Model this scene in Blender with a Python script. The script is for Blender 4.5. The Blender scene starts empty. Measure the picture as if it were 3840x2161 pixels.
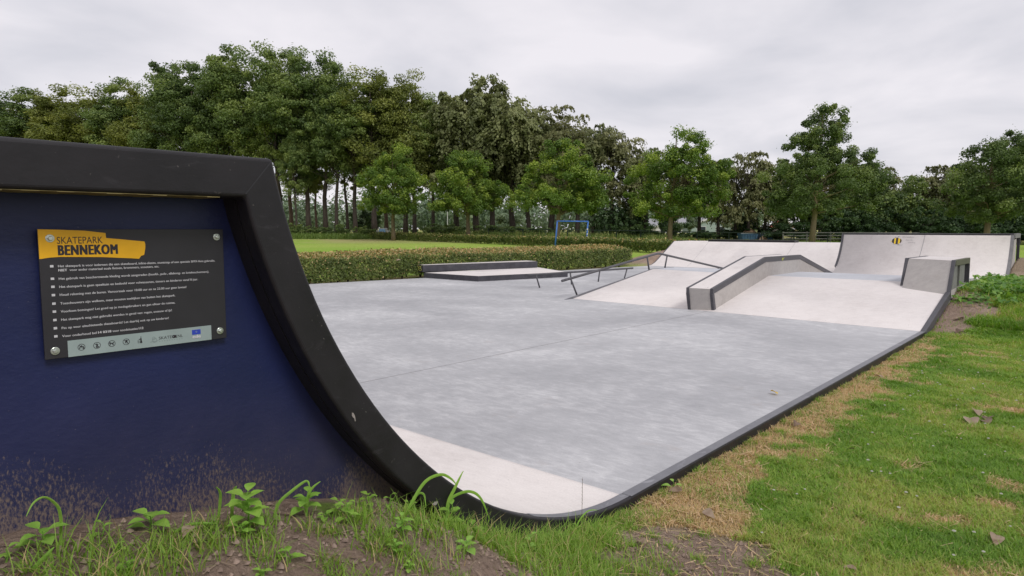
import bpy, bmesh, math, random
import numpy as np
from mathutils import Vector, Matrix

# ------------------------------------------------------------------ frame
# metres; X runs along the right-hand kerb of the skatepark, Y across it to
# the left, Z up from the concrete floor.
S = bpy.context.scene
COL = S.collection
R = math.radians
YAW = 41.35

cam_d = bpy.data.cameras.new("camera")
cam = bpy.data.objects.new("camera", cam_d)
COL.objects.link(cam)
cam.location = (0, 0, 1.4)
cam.rotation_euler = (R(90 - 5.009), 0, R(YAW - 90))
cam_d.sensor_width = 36
cam_d.lens = 23.76
cam_d.clip_start = 0.05
cam_d.clip_end = 3000
S.camera = cam

S.view_settings.view_transform = 'Standard'
S.view_settings.look = 'None'
S.view_settings.exposure = 0.0
S.view_settings.gamma = 1.0

# sky: overcast, thin cloud over a Nishita sky
W = bpy.data.worlds.new("World")
S.world = W
W.use_nodes = True
nt = W.node_tree
nt.nodes.clear()
def N(t, typ, **kw):
    n = t.nodes.new(typ)
    for k, v in kw.items():
        if k in n.inputs.keys():
            n.inputs[k].default_value = v
        else:
            setattr(n, k, v)
    return n
out = N(nt, 'ShaderNodeOutputWorld')
bgd = N(nt, 'ShaderNodeBackground', Strength=0.1)
sky = N(nt, 'ShaderNodeTexSky', sky_type='NISHITA', sun_disc=False,
        sun_elevation=R(47), sun_rotation=R(194))
tc = N(nt, 'ShaderNodeTexCoord')
sep = N(nt, 'ShaderNodeSeparateXYZ')
nt.links.new(tc.outputs['Generated'], sep.inputs[0])
zz = N(nt, 'ShaderNodeMath', operation='MAXIMUM')
zz.inputs[1].default_value = 0.0
nt.links.new(sep.outputs['Z'], zz.inputs[0])
za = N(nt, 'ShaderNodeMath', operation='ADD')
za.inputs[1].default_value = 0.16
nt.links.new(zz.outputs[0], za.inputs[0])
cmb = N(nt, 'ShaderNodeCombineXYZ')
for i, ax in enumerate('XY'):
    dv = N(nt, 'ShaderNodeMath', operation='DIVIDE')
    nt.links.new(sep.outputs[ax], dv.inputs[0])
    nt.links.new(za.outputs[0], dv.inputs[1])
    nt.links.new(dv.outputs[0], cmb.inputs[i])
cn = N(nt, 'ShaderNodeTexNoise', Scale=1.15, Detail=5.0, Roughness=0.5, Distortion=0.3)
nt.links.new(cmb.outputs[0], cn.inputs['Vector'])
cr = N(nt, 'ShaderNodeValToRGB')
cr.color_ramp.elements[0].position = 0.33
cr.color_ramp.elements[0].color = (0.60, 0.60, 0.655, 1)
cr.color_ramp.elements[1].position = 0.62
cr.color_ramp.elements[1].color = (0.83, 0.80, 0.84, 1)
nt.links.new(cn.outputs['Fac'], cr.inputs[0])
sc = N(nt, 'ShaderNodeVectorMath', operation='SCALE')
sc.inputs['Scale'].default_value = 10.9
nt.links.new(cr.outputs[0], sc.inputs[0])
mx = N(nt, 'ShaderNodeMixRGB')
mx.inputs[0].default_value = 0.94
nt.links.new(sky.outputs[0], mx.inputs[1])
nt.links.new(sc.outputs[0], mx.inputs[2])
nt.links.new(mx.outputs[0], bgd.inputs['Color'])
nt.links.new(bgd.outputs[0], out.inputs['Surface'])

sun_d = bpy.data.lights.new("sun", 'SUN')
sun_d.energy = 1.5
sun_d.angle = R(16)
sun_d.color = (1.0, 0.975, 0.95)
sun = bpy.data.objects.new("sun", sun_d)
COL.objects.link(sun)
sd = Vector((-0.25 * 0.682, -0.97 * 0.682, 0.731))
sun.rotation_euler = sd.to_track_quat('Z', 'Y').to_euler()
sun.location = (0, -20, 30)

# ------------------------------------------------------------------ helpers
rng = np.random.default_rng(7)

def tag(o, label=None, cat=None, group=None, kind=None):
    if label: o['label'] = label
    if cat: o['category'] = cat
    if group: o['group'] = group
    if kind: o['kind'] = kind
    return o

def empty(name, loc=(0, 0, 0), label=None, cat=None, group=None, rz=0.0):
    o = bpy.data.objects.new(name, None)
    o.empty_display_size = 0.2
    COL.objects.link(o)
    o.location = loc
    o.rotation_euler = (0, 0, rz)
    return tag(o, label, cat, group)

def link_mesh(name, me, mat, parent=None, smooth=False):
    if mat is not None:
        me.materials.append(mat)
    if smooth:
        me.polygons.foreach_set('use_smooth', np.ones(len(me.polygons), dtype=bool))
    o = bpy.data.objects.new(name, me)
    COL.objects.link(o)
    if parent is not None:
        o.parent = parent
    return o

class MB:
    """collects shapes into one mesh"""
    def __init__(s): s.v = []; s.f = []
    def add(s, v, f):
        n = len(s.v); s.v += [tuple(q) for q in v]; s.f += [tuple(i + n for i in q) for q in f]
    def box(s, x0, x1, y0, y1, z0, z1):
        s.add([(x0,y0,z0),(x1,y0,z0),(x1,y1,z0),(x0,y1,z0),(x0,y0,z1),(x1,y0,z1),(x1,y1,z1),(x0,y1,z1)],
              [(0,3,2,1),(4,5,6,7),(0,1,5,4),(1,2,6,5),(2,3,7,6),(3,0,4,7)])
    def hexa(s, b, t):
        s.add(list(b) + list(t), [(0,3,2,1),(4,5,6,7),(0,1,5,4),(1,2,6,5),(2,3,7,6),(3,0,4,7)])
    def prism(s, poly, axis, c0, c1):
        """poly in the XZ plane (axis 'y') or XY plane (axis 'z'), extruded c0..c1"""
        n = len(poly)
        if axis == 'y': a = [(p[0], c0, p[1]) for p in poly]; b = [(p[0], c1, p[1]) for p in poly]
        else: a = [(p[0], p[1], c0) for p in poly]; b = [(p[0], p[1], c1) for p in poly]
        s.add(a + b, [tuple(range(n))[::-1], tuple(range(n, 2 * n))] +
              [(i, (i + 1) % n, n + (i + 1) % n, n + i) for i in range(n)])
    def tube(s, pts, rad, n=8, cap=True):
        pts = [Vector(p) for p in pts]
        rad = rad if isinstance(rad, (list, tuple)) else [rad] * len(pts)
        rings = []; base = len(s.v); prev = None
        for i, p in enumerate(pts):
            d = (pts[min(i + 1, len(pts) - 1)] - pts[max(i - 1, 0)]).normalized()
            if prev is None:
                u = d.orthogonal().normalized()
            else:
                u = (prev - d * prev.dot(d)).normalized()
            prev = u; w = d.cross(u)
            for k in range(n):
                a = 2 * math.pi * k / n
                s.v.append(tuple(p + (u * math.cos(a) + w * math.sin(a)) * rad[i]))
        for i in range(len(pts) - 1):
            for k in range(n):
                s.f.append((base + i*n + k, base + i*n + (k+1) % n, base + (i+1)*n + (k+1) % n, base + (i+1)*n + k))
        if cap:
            s.f.append(tuple(base + k for k in range(n))[::-1])
            s.f.append(tuple(base + (len(pts)-1)*n + k for k in range(n)))
    def build(s, name, mat, parent=None, smooth=False, bevel=0, seg=2):
        me = bpy.data.meshes.new(name)
        me.from_pydata(s.v, [], s.f)
        bm = bmesh.new(); bm.from_mesh(me)
        bmesh.ops.recalc_face_normals(bm, faces=bm.faces)
        bm.to_mesh(me); bm.free()
        o = link_mesh(name, me, mat, parent, smooth)
        if bevel:
            m = o.modifiers.new('bevel', 'BEVEL'); m.width = bevel; m.segments = seg; m.limit_method = 'ANGLE'; m.angle_limit = R(35)
            if hasattr(m, 'harden_normals'): m.harden_normals = False
        return o

def raw_mesh(name, verts, nper, attrs=None, faces=None):
    """verts (n*nper,3): n separate polygons of nper corners (or explicit faces array m x k)"""
    me = bpy.data.meshes.new(name)
    verts = np.ascontiguousarray(verts, dtype=np.float32)
    me.vertices.add(len(verts)); me.vertices.foreach_set('co', verts.ravel())
    if faces is None:
        faces = np.arange(len(verts), dtype=np.int32).reshape(-1, nper)
    k = faces.shape[1]
    me.loops.add(faces.size); me.loops.foreach_set('vertex_index', faces.astype(np.int32).ravel())
    me.polygons.add(len(faces))
    me.polygons.foreach_set('loop_start', np.arange(0, faces.size, k, dtype=np.int32))
    me.polygons.foreach_set('loop_total', np.full(len(faces), k, dtype=np.int32))
    for an, av in (attrs or {}).items():
        at = me.attributes.new(an, 'FLOAT', 'POINT'); at.data.foreach_set('value', av.astype(np.float32))
    me.update(calc_edges=True)
    return me

def copy_tree(o, parent=None):
    c = o.copy(); COL.objects.link(c)
    if parent is not None: c.parent = parent
    for ch in list(o.children): copy_tree(ch, c)
    return c

def _hash(i, j, s):
    h = (i.astype(np.int64) * 374761393 + j.astype(np.int64) * 668265263 + s * 974634531) & 0x7fffffff
    h = ((h ^ (h >> 13)) * 1274126177) & 0x7fffffff
    return ((h ^ (h >> 16)) & 0xffff) / 65535.0
def vnoise(x, y, s=0):
    i = np.floor(x); j = np.floor(y); u = x - i; v = y - j
    u = u*u*(3-2*u); v = v*v*(3-2*v)
    return ((_hash(i,j,s)*(1-u) + _hash(i+1,j,s)*u)*(1-v) + (_hash(i,j+1,s)*(1-u) + _hash(i+1,j+1,s)*u)*v)
def fbm(x, y, s=0, o=4):
    r = 0; a = .5; t = 0
    for k in range(o):
        r = r + a*vnoise(x*2**k + 17*k, y*2**k - 9*k, s + k); t += a; a *= .5
    return r / t
def sstep(x, a, b):
    t = np.clip((x - a) / (b - a), 0, 1); return t*t*(3 - 2*t)

FX, FY = math.cos(R(YAW)), math.sin(R(YAW))      # viewing direction on the ground
def brg(t, d):
    """a ground point at forward distance d and sideways distance t*d to the right of the viewing direction"""
    return (FX*d + FY*t*d, FY*d - FX*t*d)

# ------------------------------------------------------------------ materials
def mat(name, base=(.5,.5,.5), rough=.6, spec=.4, metal=0.0):
    m = bpy.data.materials.new(name); m.use_nodes = True
    t = m.node_tree; b = t.nodes['Principled BSDF']
    b.inputs['Base Color'].default_value = (*base, 1); b.inputs['Roughness'].default_value = rough
    b.inputs['Specular IOR Level'].default_value = spec; b.inputs['Metallic'].default_value = metal
    return m, t, b
def ramp(t, src, stops):
    r = N(t, 'ShaderNodeValToRGB')
    e = r.color_ramp.elements
    while len(e) < len(stops): e.new(.5)
    for q, (p, c) in zip(e, stops): q.position = p; q.color = (*c, 1) if len(c) == 3 else c
    t.links.new(src, r.inputs[0]); return r
def noise(t, vec, scale, detail=4, rough=.55, dist=0.0, mapping=None):
    if mapping is not None:
        mp = N(t, 'ShaderNodeMapping'); mp.inputs['Scale'].default_value = mapping
        t.links.new(vec, mp.inputs[0]); vec = mp.outputs[0]
    n = N(t, 'ShaderNodeTexNoise', Scale=scale, Detail=detail, Roughness=rough, Distortion=dist)
    t.links.new(vec, n.inputs['Vector']); return n
def mixc(t, fac, a, b, mode='MIX'):
    m = N(t, 'ShaderNodeMixRGB', blend_type=mode)
    for i, q in ((0, fac), (1, a), (2, b)):
        if hasattr(q, 'is_linked') or hasattr(q, 'links'): t.links.new(q, m.inputs[i])
        else: m.inputs[i].default_value = q if i == 0 else (*q, 1)
    return m
def bump(t, b, src, strength=.2, dist=.01):
    bp = N(t, 'ShaderNodeBump', Strength=strength, Distance=dist)
    t.links.new(src, bp.inputs['Height']); t.links.new(bp.outputs[0], b.inputs['Normal']); return bp
def objco(t): return N(t, 'ShaderNodeTexCoord').outputs['Object']
def geoco(t): return N(t, 'ShaderNodeNewGeometry').outputs['Position']

def concrete(name, lo, mid, hi, stain=(.30,.25,.20), sa=.25, streak=(1,1,1), rough=.75):
    m, t, b = mat(name, mid, rough, .3)
    g = geoco(t)
    n1 = noise(t, g, .8, 6, .6, .4, streak); n2 = noise(t, g, 6, 6, .65, .2, streak); n3 = noise(t, g, 90, 3, .6)
    nst = noise(t, g, 14, 5, .7, .5, (1.6,.5,1)); na = N(t, 'ShaderNodeMath', operation='MULTIPLY_ADD'); na.inputs[1].default_value = .34; na.inputs[2].default_value = 0
    t.links.new(nst.outputs[0], na.inputs[0])
    a = N(t, 'ShaderNodeMath', operation='MULTIPLY_ADD'); a.inputs[1].default_value = .38
    t.links.new(n1.outputs[0], a.inputs[0])
    c2 = N(t, 'ShaderNodeMath', operation='MULTIPLY_ADD'); c2.inputs[1].default_value = .28
    t.links.new(na.outputs[0], a.inputs[2]); t.links.new(n2.outputs[0], c2.inputs[0]); t.links.new(a.outputs[0], c2.inputs[2])
    r = ramp(t, c2.outputs[0], [(.37, lo), (.5, mid), (.63, hi)])
    # brownish rubs and specks
    ns = noise(t, g, 3.1, 7, .72, .8); rs = ramp(t, ns.outputs[0], [(.60, (0,0,0)), (.74, (sa,sa,sa))])
    m1 = mixc(t, rs.outputs[0], r.outputs[0], stain)
    n4 = noise(t, g, 28, 2, .5); r4 = ramp(t, n4.outputs[0], [(.745, (0,0,0)), (.775, (.5,.5,.5))])
    m2 = mixc(t, r4.outputs[0], m1.outputs[0], (.16,.13,.11))
    r3 = ramp(t, n3.outputs[0], [(.3, (.93,.93,.93)), (.7, (1.05,1.05,1.05))])
    nl = noise(t, g, .32, 3, .5, .6); rl = ramp(t, nl.outputs[0], [(.36, (.90,.90,.905)), (.64, (1.07,1.07,1.065))])
    m2 = mixc(t, 1.0, m2.outputs[0], rl.outputs[0], 'MULTIPLY')
    m3 = mixc(t, 1.0, m2.outputs[0], r3.outputs[0], 'MULTIPLY')
    t.links.new(m3.outputs[0], b.inputs['Base Color'])
    bump(t, b, n3.outputs[0], .12, .003)
    return m
M = {}
M['floor'] = concrete('grey_concrete', (.36,.36,.372), (.445,.443,.455), (.61,.605,.61), (.40,.355,.335), .5, (1.0,.75,1), .6)
M['white'] = concrete('white_concrete', (.64,.59,.565), (.72,.67,.645), (.77,.72,.695), (.50,.43,.38), .32)
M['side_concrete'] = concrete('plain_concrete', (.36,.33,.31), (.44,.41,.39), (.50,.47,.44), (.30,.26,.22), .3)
M['table'] = concrete('table_concrete', (.47,.48,.51), (.54,.55,.58), (.62,.63,.66), (.45,.4,.36), .25)

def rubber(name, c, c2, rough=.5):
    m, t, b = mat(name, c, rough, .35)
    g = geoco(t)
    n = noise(t, g, 5, 6, .6); r = ramp(t, n.outputs[0], [(.35, c), (.7, c2)])
    n2 = noise(t, g, 60, 3, .6); r2 = ramp(t, n2.outputs[0], [(.70, (0,0,0)), (.75, (.55,.55,.55))])
    nq = noise(t, g, 9, 5, .7, 1.2, (.5,1,2.2)); rq = ramp(t, nq.outputs[0], [(.58, (0,0,0)), (.72, (.35,.35,.35))])
    mq = mixc(t, rq.outputs[0], r.outputs[0], tuple(min(1, x*2.4 + .012) for x in c2))
    mm = mixc(t, r2.outputs[0], mq.outputs[0], (.14,.13,.12))
    t.links.new(mm.outputs[0], b.inputs['Base Color'])
    n3 = noise(t, g, 25, 5, .6); bump(t, b, n3.outputs[0], .25, .004)
    rr = ramp(t, n.outputs[0], [(.3, (rough-.08,)*3), (.7, (rough+.12,)*3)])
    t.links.new(rr.outputs[0], b.inputs['Roughness'])
    return m
M['black'] = rubber('black_coating', (.013,.012,.014), (.021,.019,.022), .45)
M['dark_edge'] = rubber('dark_grey_steel', (.060,.058,.066), (.095,.092,.102), .5)
M['kerb'] = rubber('kerb_sky_sheen', (.13,.13,.145), (.21,.21,.225), .42)
M['rail'] = rubber('painted_rail', (.075,.073,.082), (.11,.108,.115), .42)
M['charcoal'] = rubber('charcoal_coating', (.045,.044,.052), (.075,.073,.084), .55)

# navy paint with soil splashed up from the ground
def navy():
    m, t, b = mat('navy_paint', (.022,.024,.105), .42, .4)
    g = geoco(t)
    n = noise(t, g, 3, 5, .6); r = ramp(t, n.outputs[0], [(.3, (.0095,.0155,.066)), (.7, (.0145,.0225,.094))])
    sx = N(t, 'ShaderNodeSeparateXYZ'); t.links.new(g, sx.inputs[0])
    # height above the banked soil
    h1 = N(t, 'ShaderNodeMath', operation='MULTIPLY_ADD'); t.links.new(sx.outputs['X'], h1.inputs[0])
    h1.inputs[1].default_value = .24; h1.inputs[2].default_value = -.76
    h2 = N(t, 'ShaderNodeMath', operation='ADD'); t.links.new(h1.outputs[0], h2.inputs[0]); t.links.new(sx.outputs['Z'], h2.inputs[1])
    hr = N(t, 'ShaderNodeMapRange'); t.links.new(h2.outputs[0], hr.inputs[0])
    hr.inputs[1].default_value = 0.0; hr.inputs[2].default_value = .34; hr.inputs[3].default_value = .24; hr.inputs[4].default_value = -.06
    nb = noise(t, g, 2.6, 4, .6, .5, (1,1,.6))
    ns = noise(t, g, 135, 5, .75, .3, (1.2,1,.5))
    s1 = N(t, 'ShaderNodeMath', operation='MULTIPLY_ADD'); s1.inputs[1].default_value = .55
    t.links.new(nb.outputs[0], s1.inputs[0]); t.links.new(hr.outputs[0], s1.inputs[2])
    s2 = N(t, 'ShaderNodeMath', operation='MULTIPLY_ADD'); s2.inputs[1].default_value = .8
    t.links.new(ns.outputs[0], s2.inputs[0]); t.links.new(s1.outputs[0], s2.inputs[2])
    ds = ramp(t, s2.outputs[0], [(.80, (0,0,0)), (.93, (.70,.70,.70))])
    c1 = mixc(t, ds.outputs[0], r.outputs[0], (.25,.185,.135))
    # thin film of dust toward the curved end
    nf = noise(t, g, 6, 5, .65); xr = N(t, 'ShaderNodeMapRange'); t.links.new(sx.outputs['X'], xr.inputs[0])
    xr.inputs[1].default_value = .3; xr.inputs[2].default_value = 1.45; xr.inputs[3].default_value = .35; xr.inputs[4].default_value = 1.0
    zr = N(t, 'ShaderNodeMapRange'); t.links.new(h2.outputs[0], zr.inputs[0])
    zr.inputs[1].default_value = .02; zr.inputs[2].default_value = .45; zr.inputs[3].default_value = 1; zr.inputs[4].default_value = 0
    pm = N(t, 'ShaderNodeMath', operation='MULTIPLY'); t.links.new(xr.outputs[0], pm.inputs[0]); t.links.new(zr.outputs[0], pm.inputs[1])
    pf = N(t, 'ShaderNodeMath', operation='MULTIPLY'); t.links.new(pm.outputs[0], pf.inputs[0]); t.links.new(nf.outputs[0], pf.inputs[1])
    c2 = mixc(t, pf.outputs[0], c1.outputs[0], (.075,.055,.05))
    # tiny pale specks
    n5 = noise(t, g, 160, 2, .5); r5 = ramp(t, n5.outputs[0], [(.72, (0,0,0)), (.76, (.35,.35,.35))])
    c3 = mixc(t, r5.outputs[0], c2.outputs[0], (.2,.18,.22))
    t.links.new(c3.outputs[0], b.inputs['Base Color'])
    n6 = noise(t, g, 45, 5, .6, 0, (1,1,1.6)); bump(t, b, n6.outputs[0], .28, .004)
    return m
M['navy'] = navy()

def plain(name, c, rough=.5, spec=.4, metal=0.0, var=.12, scale=8):
    m, t, b = mat(name, c, rough, spec, metal)
    n = noise(t, geoco(t), scale, 4, .6)
    r = ramp(t, n.outputs[0], [(.3, tuple(x*(1-var) for x in c)), (.7, tuple(min(1, x*(1+var)) for x in c))])
    t.links.new(r.outputs[0], b.inputs['Base Color']); return m
M['sign_black'] = plain('sign_panel_grey', (.030,.029,.034), .38, .4)
M['yellow'] = plain('sign_yellow', (.78,.42,.012), .45)
M['ink'] = plain('sign_ink', (.028,.024,.03), .5)
M['sign_white'] = plain('sign_white', (.58,.58,.60), .5)
M['sign_bar'] = plain('sign_pale_green', (.30,.37,.36), .45)
M['sign_blue'] = plain('sign_blue', (.03,.06,.42), .5)
M['sign_grey'] = plain('sign_mid_grey', (.17,.21,.205), .5)
M['steel'] = plain('bolt_steel', (.62,.66,.62), .28, .5, .75, .1, 30)
M['sealant'] = plain('yellowed_sealant', (.22,.18,.075), .7, .3, 0, .35, 20)
M['chip'] = plain('chipped_coating', (.30,.27,.25), .8, .2, 0, .3, 60)
M['bee_yellow'] = plain('yellow_marker', (.80,.55,.03), .6)
M['bee_black'] = plain('black_marker', (.045,.04,.045), .6)
M['pencil'] = plain('pencil_grey', (.40,.38,.38), .7)
M['spray'] = plain('yellow_green_spray', (.50,.52,.10), .6)
M['goal_blue'] = plain('goal_blue_paint', (.05,.16,.50), .45, .4, 0, .2, 6)
M['joint'] = plain('joint_dark', (.30,.29,.30), .8)

def leaf(name, stops, trans=.3, rough=.5, randamt=.28):
    m = bpy.data.materials.new(name); m.use_nodes = True
    t = m.node_tree; b = t.nodes['Principled BSDF']; o = t.nodes['Material Output']
    at = N(t, 'ShaderNodeAttribute', attribute_name='tint')
    oi = N(t, 'ShaderNodeObjectInfo')
    ma = N(t, 'ShaderNodeMath', operation='MULTIPLY_ADD'); t.links.new(oi.outputs['Random'], ma.inputs[0])
    ma.inputs[1].default_value = randamt; ma.inputs[2].default_value = -randamt/2
    ad = N(t, 'ShaderNodeMath', operation='ADD'); t.links.new(ma.outputs[0], ad.inputs[0]); t.links.new(at.outputs['Fac'], ad.inputs[1])
    r = ramp(t, ad.outputs[0], stops)
    t.links.new(r.outputs[0], b.inputs['Base Color'])
    b.inputs['Roughness'].default_value = rough; b.inputs['Specular IOR Level'].default_value = .3
    tr = N(t, 'ShaderNodeBsdfTranslucent')
    hs = N(t, 'ShaderNodeHueSaturation', Saturation=1.15, Value=1.3); t.links.new(r.outputs[0], hs.inputs['Color'])
    t.links.new(hs.outputs[0], tr.inputs['Color'])
    mxs = N(t, 'ShaderNodeMixShader'); mxs.inputs[0].default_value = trans
    t.links.new(b.outputs[0], mxs.inputs[1]); t.links.new(tr.outputs[0], mxs.inputs[2]); t.links.new(mxs.outputs[0], o.inputs['Surface'])
    return m
M['oak'] = leaf('oak_leaves', [(0, (.060,.098,.032)), (.5, (.135,.195,.058)), (1, (.27,.33,.092))])
M['olive'] = leaf('olive_oak_leaves', [(0, (.095,.120,.030)), (.5, (.195,.225,.055)), (1, (.36,.38,.095))])
M['beech'] = leaf('beech_leaves', [(0, (.095,.112,.044)), (.5, (.195,.220,.088)), (1, (.33,.34,.15))])
M['copper'] = leaf('brownish_leaves', [(0, (.10,.11,.048)), (.5, (.215,.222,.098)), (1, (.35,.34,.165))])
M['young'] = leaf('young_tree_leaves', [(0, (.062,.112,.023)), (.5, (.150,.240,.042)), (1, (.40,.48,.085))])
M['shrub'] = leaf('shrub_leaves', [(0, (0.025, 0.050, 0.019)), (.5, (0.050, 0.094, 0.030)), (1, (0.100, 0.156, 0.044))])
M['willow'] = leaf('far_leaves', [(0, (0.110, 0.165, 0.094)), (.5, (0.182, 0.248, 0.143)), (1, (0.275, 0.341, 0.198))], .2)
M['hedge'] = leaf('hedge_leaves', [(0, (.070,.100,.024)), (.45, (.165,.210,.055)), (.66, (.30,.30,.09)), (.85, (.56,.42,.21)), (1, (.62,.38,.18))], .25, .5, 0)
M['lawn'] = leaf('lawn_blades', [(0, (.14,.27,.036)), (.4, (.25,.40,.060)), (.62, (.40,.46,.105)), (.85, (.60,.43,.24)), (1, (.74,.55,.34))], .35, .5, 0)
M['weed'] = leaf('weed_leaves', [(0, (.16,.34,.05)), (.5, (.28,.50,.085)), (1, (.42,.58,.12))], .35, .45, .2)
M['herb'] = leaf('herb_leaves', [(0, (.07,.17,.03)), (.5, (.15,.29,.05)), (1, (.28,.42,.08))], .3, .5, 0)
M['tallgrass'] = leaf('tall_grass_blades', [(0, (0.095, 0.162, 0.038)), (.5, (0.176, 0.257, 0.061)), (1, (0.365, 0.378, 0.121))], .3, .5, 0)
M['dead'] = leaf('dead_leaf', [(0, (.10,.065,.042)), (.5, (.21,.145,.098)), (1, (.38,.29,.21))], .1, .7, .6)
M['yleaf'] = leaf('yellow_leaf', [(0, (.55,.36,.04)), (1, (.7,.48,.06))], .1, .6, 0)
M['clover'] = plain('clover_flower', (.50,.49,.42), .7)

def barkm(name, a, b_, moss=None):
    m, t, b = mat(name, a, .9, .2)
    n = noise(t, objco(t), 4, 5, .65, .3, (3,3,.5)); r = ramp(t, n.outputs[0], [(.3, a), (.7, b_)])
    last = r
    if moss:
        n2 = noise(t, objco(t), .8, 3, .5); r2 = ramp(t, n2.outputs[0], [(.45, (0,0,0)), (.6, (.8,.8,.8))]); last = mixc(t, r2.outputs[0], r.outputs[0], moss)
    t.links.new(last.outputs[0], b.inputs['Base Color']); bump(t, b, n.outputs[0], .5, .05); return m
M['bark'] = barkm('dark_bark', (.045,.036,.030), (.10,.080,.066))
M['bark_red'] = barkm('reddish_bark', (.080,.055,.042), (.155,.110,.085))
M['bark_young'] = barkm('young_bark', (.12,.095,.062), (.20,.155,.10), (.17,.15,.06))

# ground
def groundmat():
    m, t, b = mat('soil_and_turf', (.1,.15,.04), .95, .15)
    g = geoco(t)
    def attr(n): return N(t, 'ShaderNodeAttribute', attribute_name=n).outputs['Fac']
    n1 = noise(t, g, 1.7, 6, .65); n2 = noise(t, g, 40, 5, .7); n0 = noise(t, g, .09, 4, .6)
    gr = ramp(t, n1.outputs[0], [(.3, (.11,.20,.030)), (.5, (.17,.27,.045)), (.7, (.24,.31,.065))])
    gf = ramp(t, n0.outputs[0], [(.35, (.26,.40,.055)), (.65, (.34,.43,.085))])
    gg = mixc(t, attr('far'), gr.outputs[0], gf.outputs[0])
    dr = ramp(t, n2.outputs[0], [(.3, (.34,.24,.14)), (.6, (.52,.39,.25))])
    c1 = mixc(t, attr('dry'), gg.outputs[0], dr.outputs[0])
    so = ramp(t, n1.outputs[0], [(.3, (.29,.205,.155)), (.7, (.45,.34,.27))])
    s2 = ramp(t, n2.outputs[0], [(.28, (.55,.52,.5)), (.5, (1,1,1)), (.75, (1.15,1.13,1.1))])
    sm = mixc(t, 1.0, so.outputs[0], s2.outputs[0], 'MULTIPLY')
    c2 = mixc(t, attr('soil'), c1.outputs[0], sm.outputs[0])
    t.links.new(c2.outputs[0], b.inputs['Base Color'])
    n3 = noise(t, g, 22, 7, .72); bump(t, b, n3.outputs[0], 1.0, .06)
    return m
M['ground'] = groundmat()

# ------------------------------------------------------------------ terrain
LE = lambda a: 15.15 - .160*(a - 9.55)            # left border of the concrete
def mound_near(a): return np.interp(a, [-3,.4,1.17,1.45,1.7,1.9,2.1,2.35,2.6,2.9,3.4], [.70,.67,.52,.43,.275,.155,.080,.014,-.028,-.048,-.068])
def ground_z(a, b):
    a = np.asarray(a, float); b = np.asarray(b, float)
    z = np.full(np.broadcast(a, b).shape, -.068)
    dep = a*FX + b*FY
    z = z + sstep(dep, 66, 94)*.78 + (fbm(a*.15, b*.15, 5, 3) - .5)*.10*sstep(dep, 9, 20)
    # soil banked against the near quarter pipe
    mn = mound_near(a) + .068
    z = z + mn*sstep(b, np.interp(a, [1.6,2.2], [.55,1.15]), 1.72)*(b < 1.94)
    # bank beside the funbox
    m2 = np.interp(a, [10.2,10.9,12.0,12.9,14.5,16.4,18.0,19.2,20], [0,.05,.26,.46,.48,.46,.25,.10,0])
    m2 = m2*sstep(b, -1.6, .9)
    # soil beside the far quarter pipe
    m3 = np.interp(a, [17.5,18.6,19.8,21.0,22.7,24.5,26.5], [0,.08,.14,.45,.72,.60,0])*sstep(b, -1.5, 1.4)
    z = z + np.maximum(m2, m3)*(b < 1.9)
    # soil against the left end of the far bank
    le = LE(a)
    m4 = np.interp(a, [22.2,23.2,24.8,26.5], [0,.2,.75,0])*sstep(b, 16.2, 13.3)*(b > 13.0)
    z = z + m4
    z = z + ((fbm(a*9, b*9, 3, 4) - .55)*.03 + (fbm(a*2.2, b*2.2, 13, 3) - .55)*.03)*sstep(dep, 22, 14)
    under = ((a > 2.25) & (a < 23.6) & (b > 1.83) & (b < le - .03)) | ((a <= 2.6) & (b > 1.938) & (b < 12.2)) | ((a > 19) & (a < 25.2) & (b > 1.83) & (b < 13.0))
    z = np.where(under, -.30, z)
    return z
def masks(a, b):
    a = np.asarray(a, float); b = np.asarray(b, float)
    dep = a*FX + b*FY
    nz = fbm(a*1.6, b*1.6, 21, 4); nf = fbm(a*6, b*6, 31, 3)
    w = nz*.6 + nf*.4
    # straw-coloured strip along the kerb
    strip = sstep(b, 1.40 + (w-.5)*1.8, 1.54 + (w-.5)*1.8)*(.78 + .22*sstep(w, .35, .5))*(b < 1.95)*sstep(a, 2.6, 3.0)*sstep(a, 10.8, 10.0)
    strip = np.maximum(strip, .75*sstep(w, .62, .70)*(b < 1.9)*(dep < 12))
    dry = strip
    s1 = sstep(a, 2.45 + (w-.5)*.9, 2.05 + (w-.5)*.9)*sstep(w, .30, .42)*(b < 1.95)          # mound by the ramp
    s2 = np.exp(-(((a-2.70)/.42)**2 + ((b-1.27)/.46)**2)*1.0); s2 = sstep(s2 + (w-.5)*1.2, .33, .52)   # worn patch in front
    s3 = sstep(a, 10.5, 10.9)*sstep(a, 13.6, 12.6)*sstep(b + (w-.5)*1.2, 1.20, 1.42)*(b < 1.95)
    s4 = sstep(a, 19.3, 20)*sstep(a, 26, 24)*sstep(b + (w-.5)*1.5, .3, 1.0)*(b < 1.95)
    s5 = sstep(a, 22.0, 22.8)*sstep(a, 26.5, 25)*sstep(b, 15.2, 14.2)*(b > 12.5)
    soil = np.clip(s1 + s2 + s3 + s4*.9 + s5, 0, 1)
    # dry rim at the far edge of the playing field
    dry = np.maximum(dry, sstep(dep, 64, 74)*.55*(fbm(a*.2, b*.2, 8, 3) > .3))
    dry = np.maximum(dry, .85*sstep(b - LE(a), .0, .25)*sstep(b - LE(a), 1.9, 1.2)*(a < 22)*sstep(w, .3, .6))
    far = sstep(dep, 14, 24)
    return np.clip(soil, 0, 1), np.clip(dry, 0, 1), far

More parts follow.
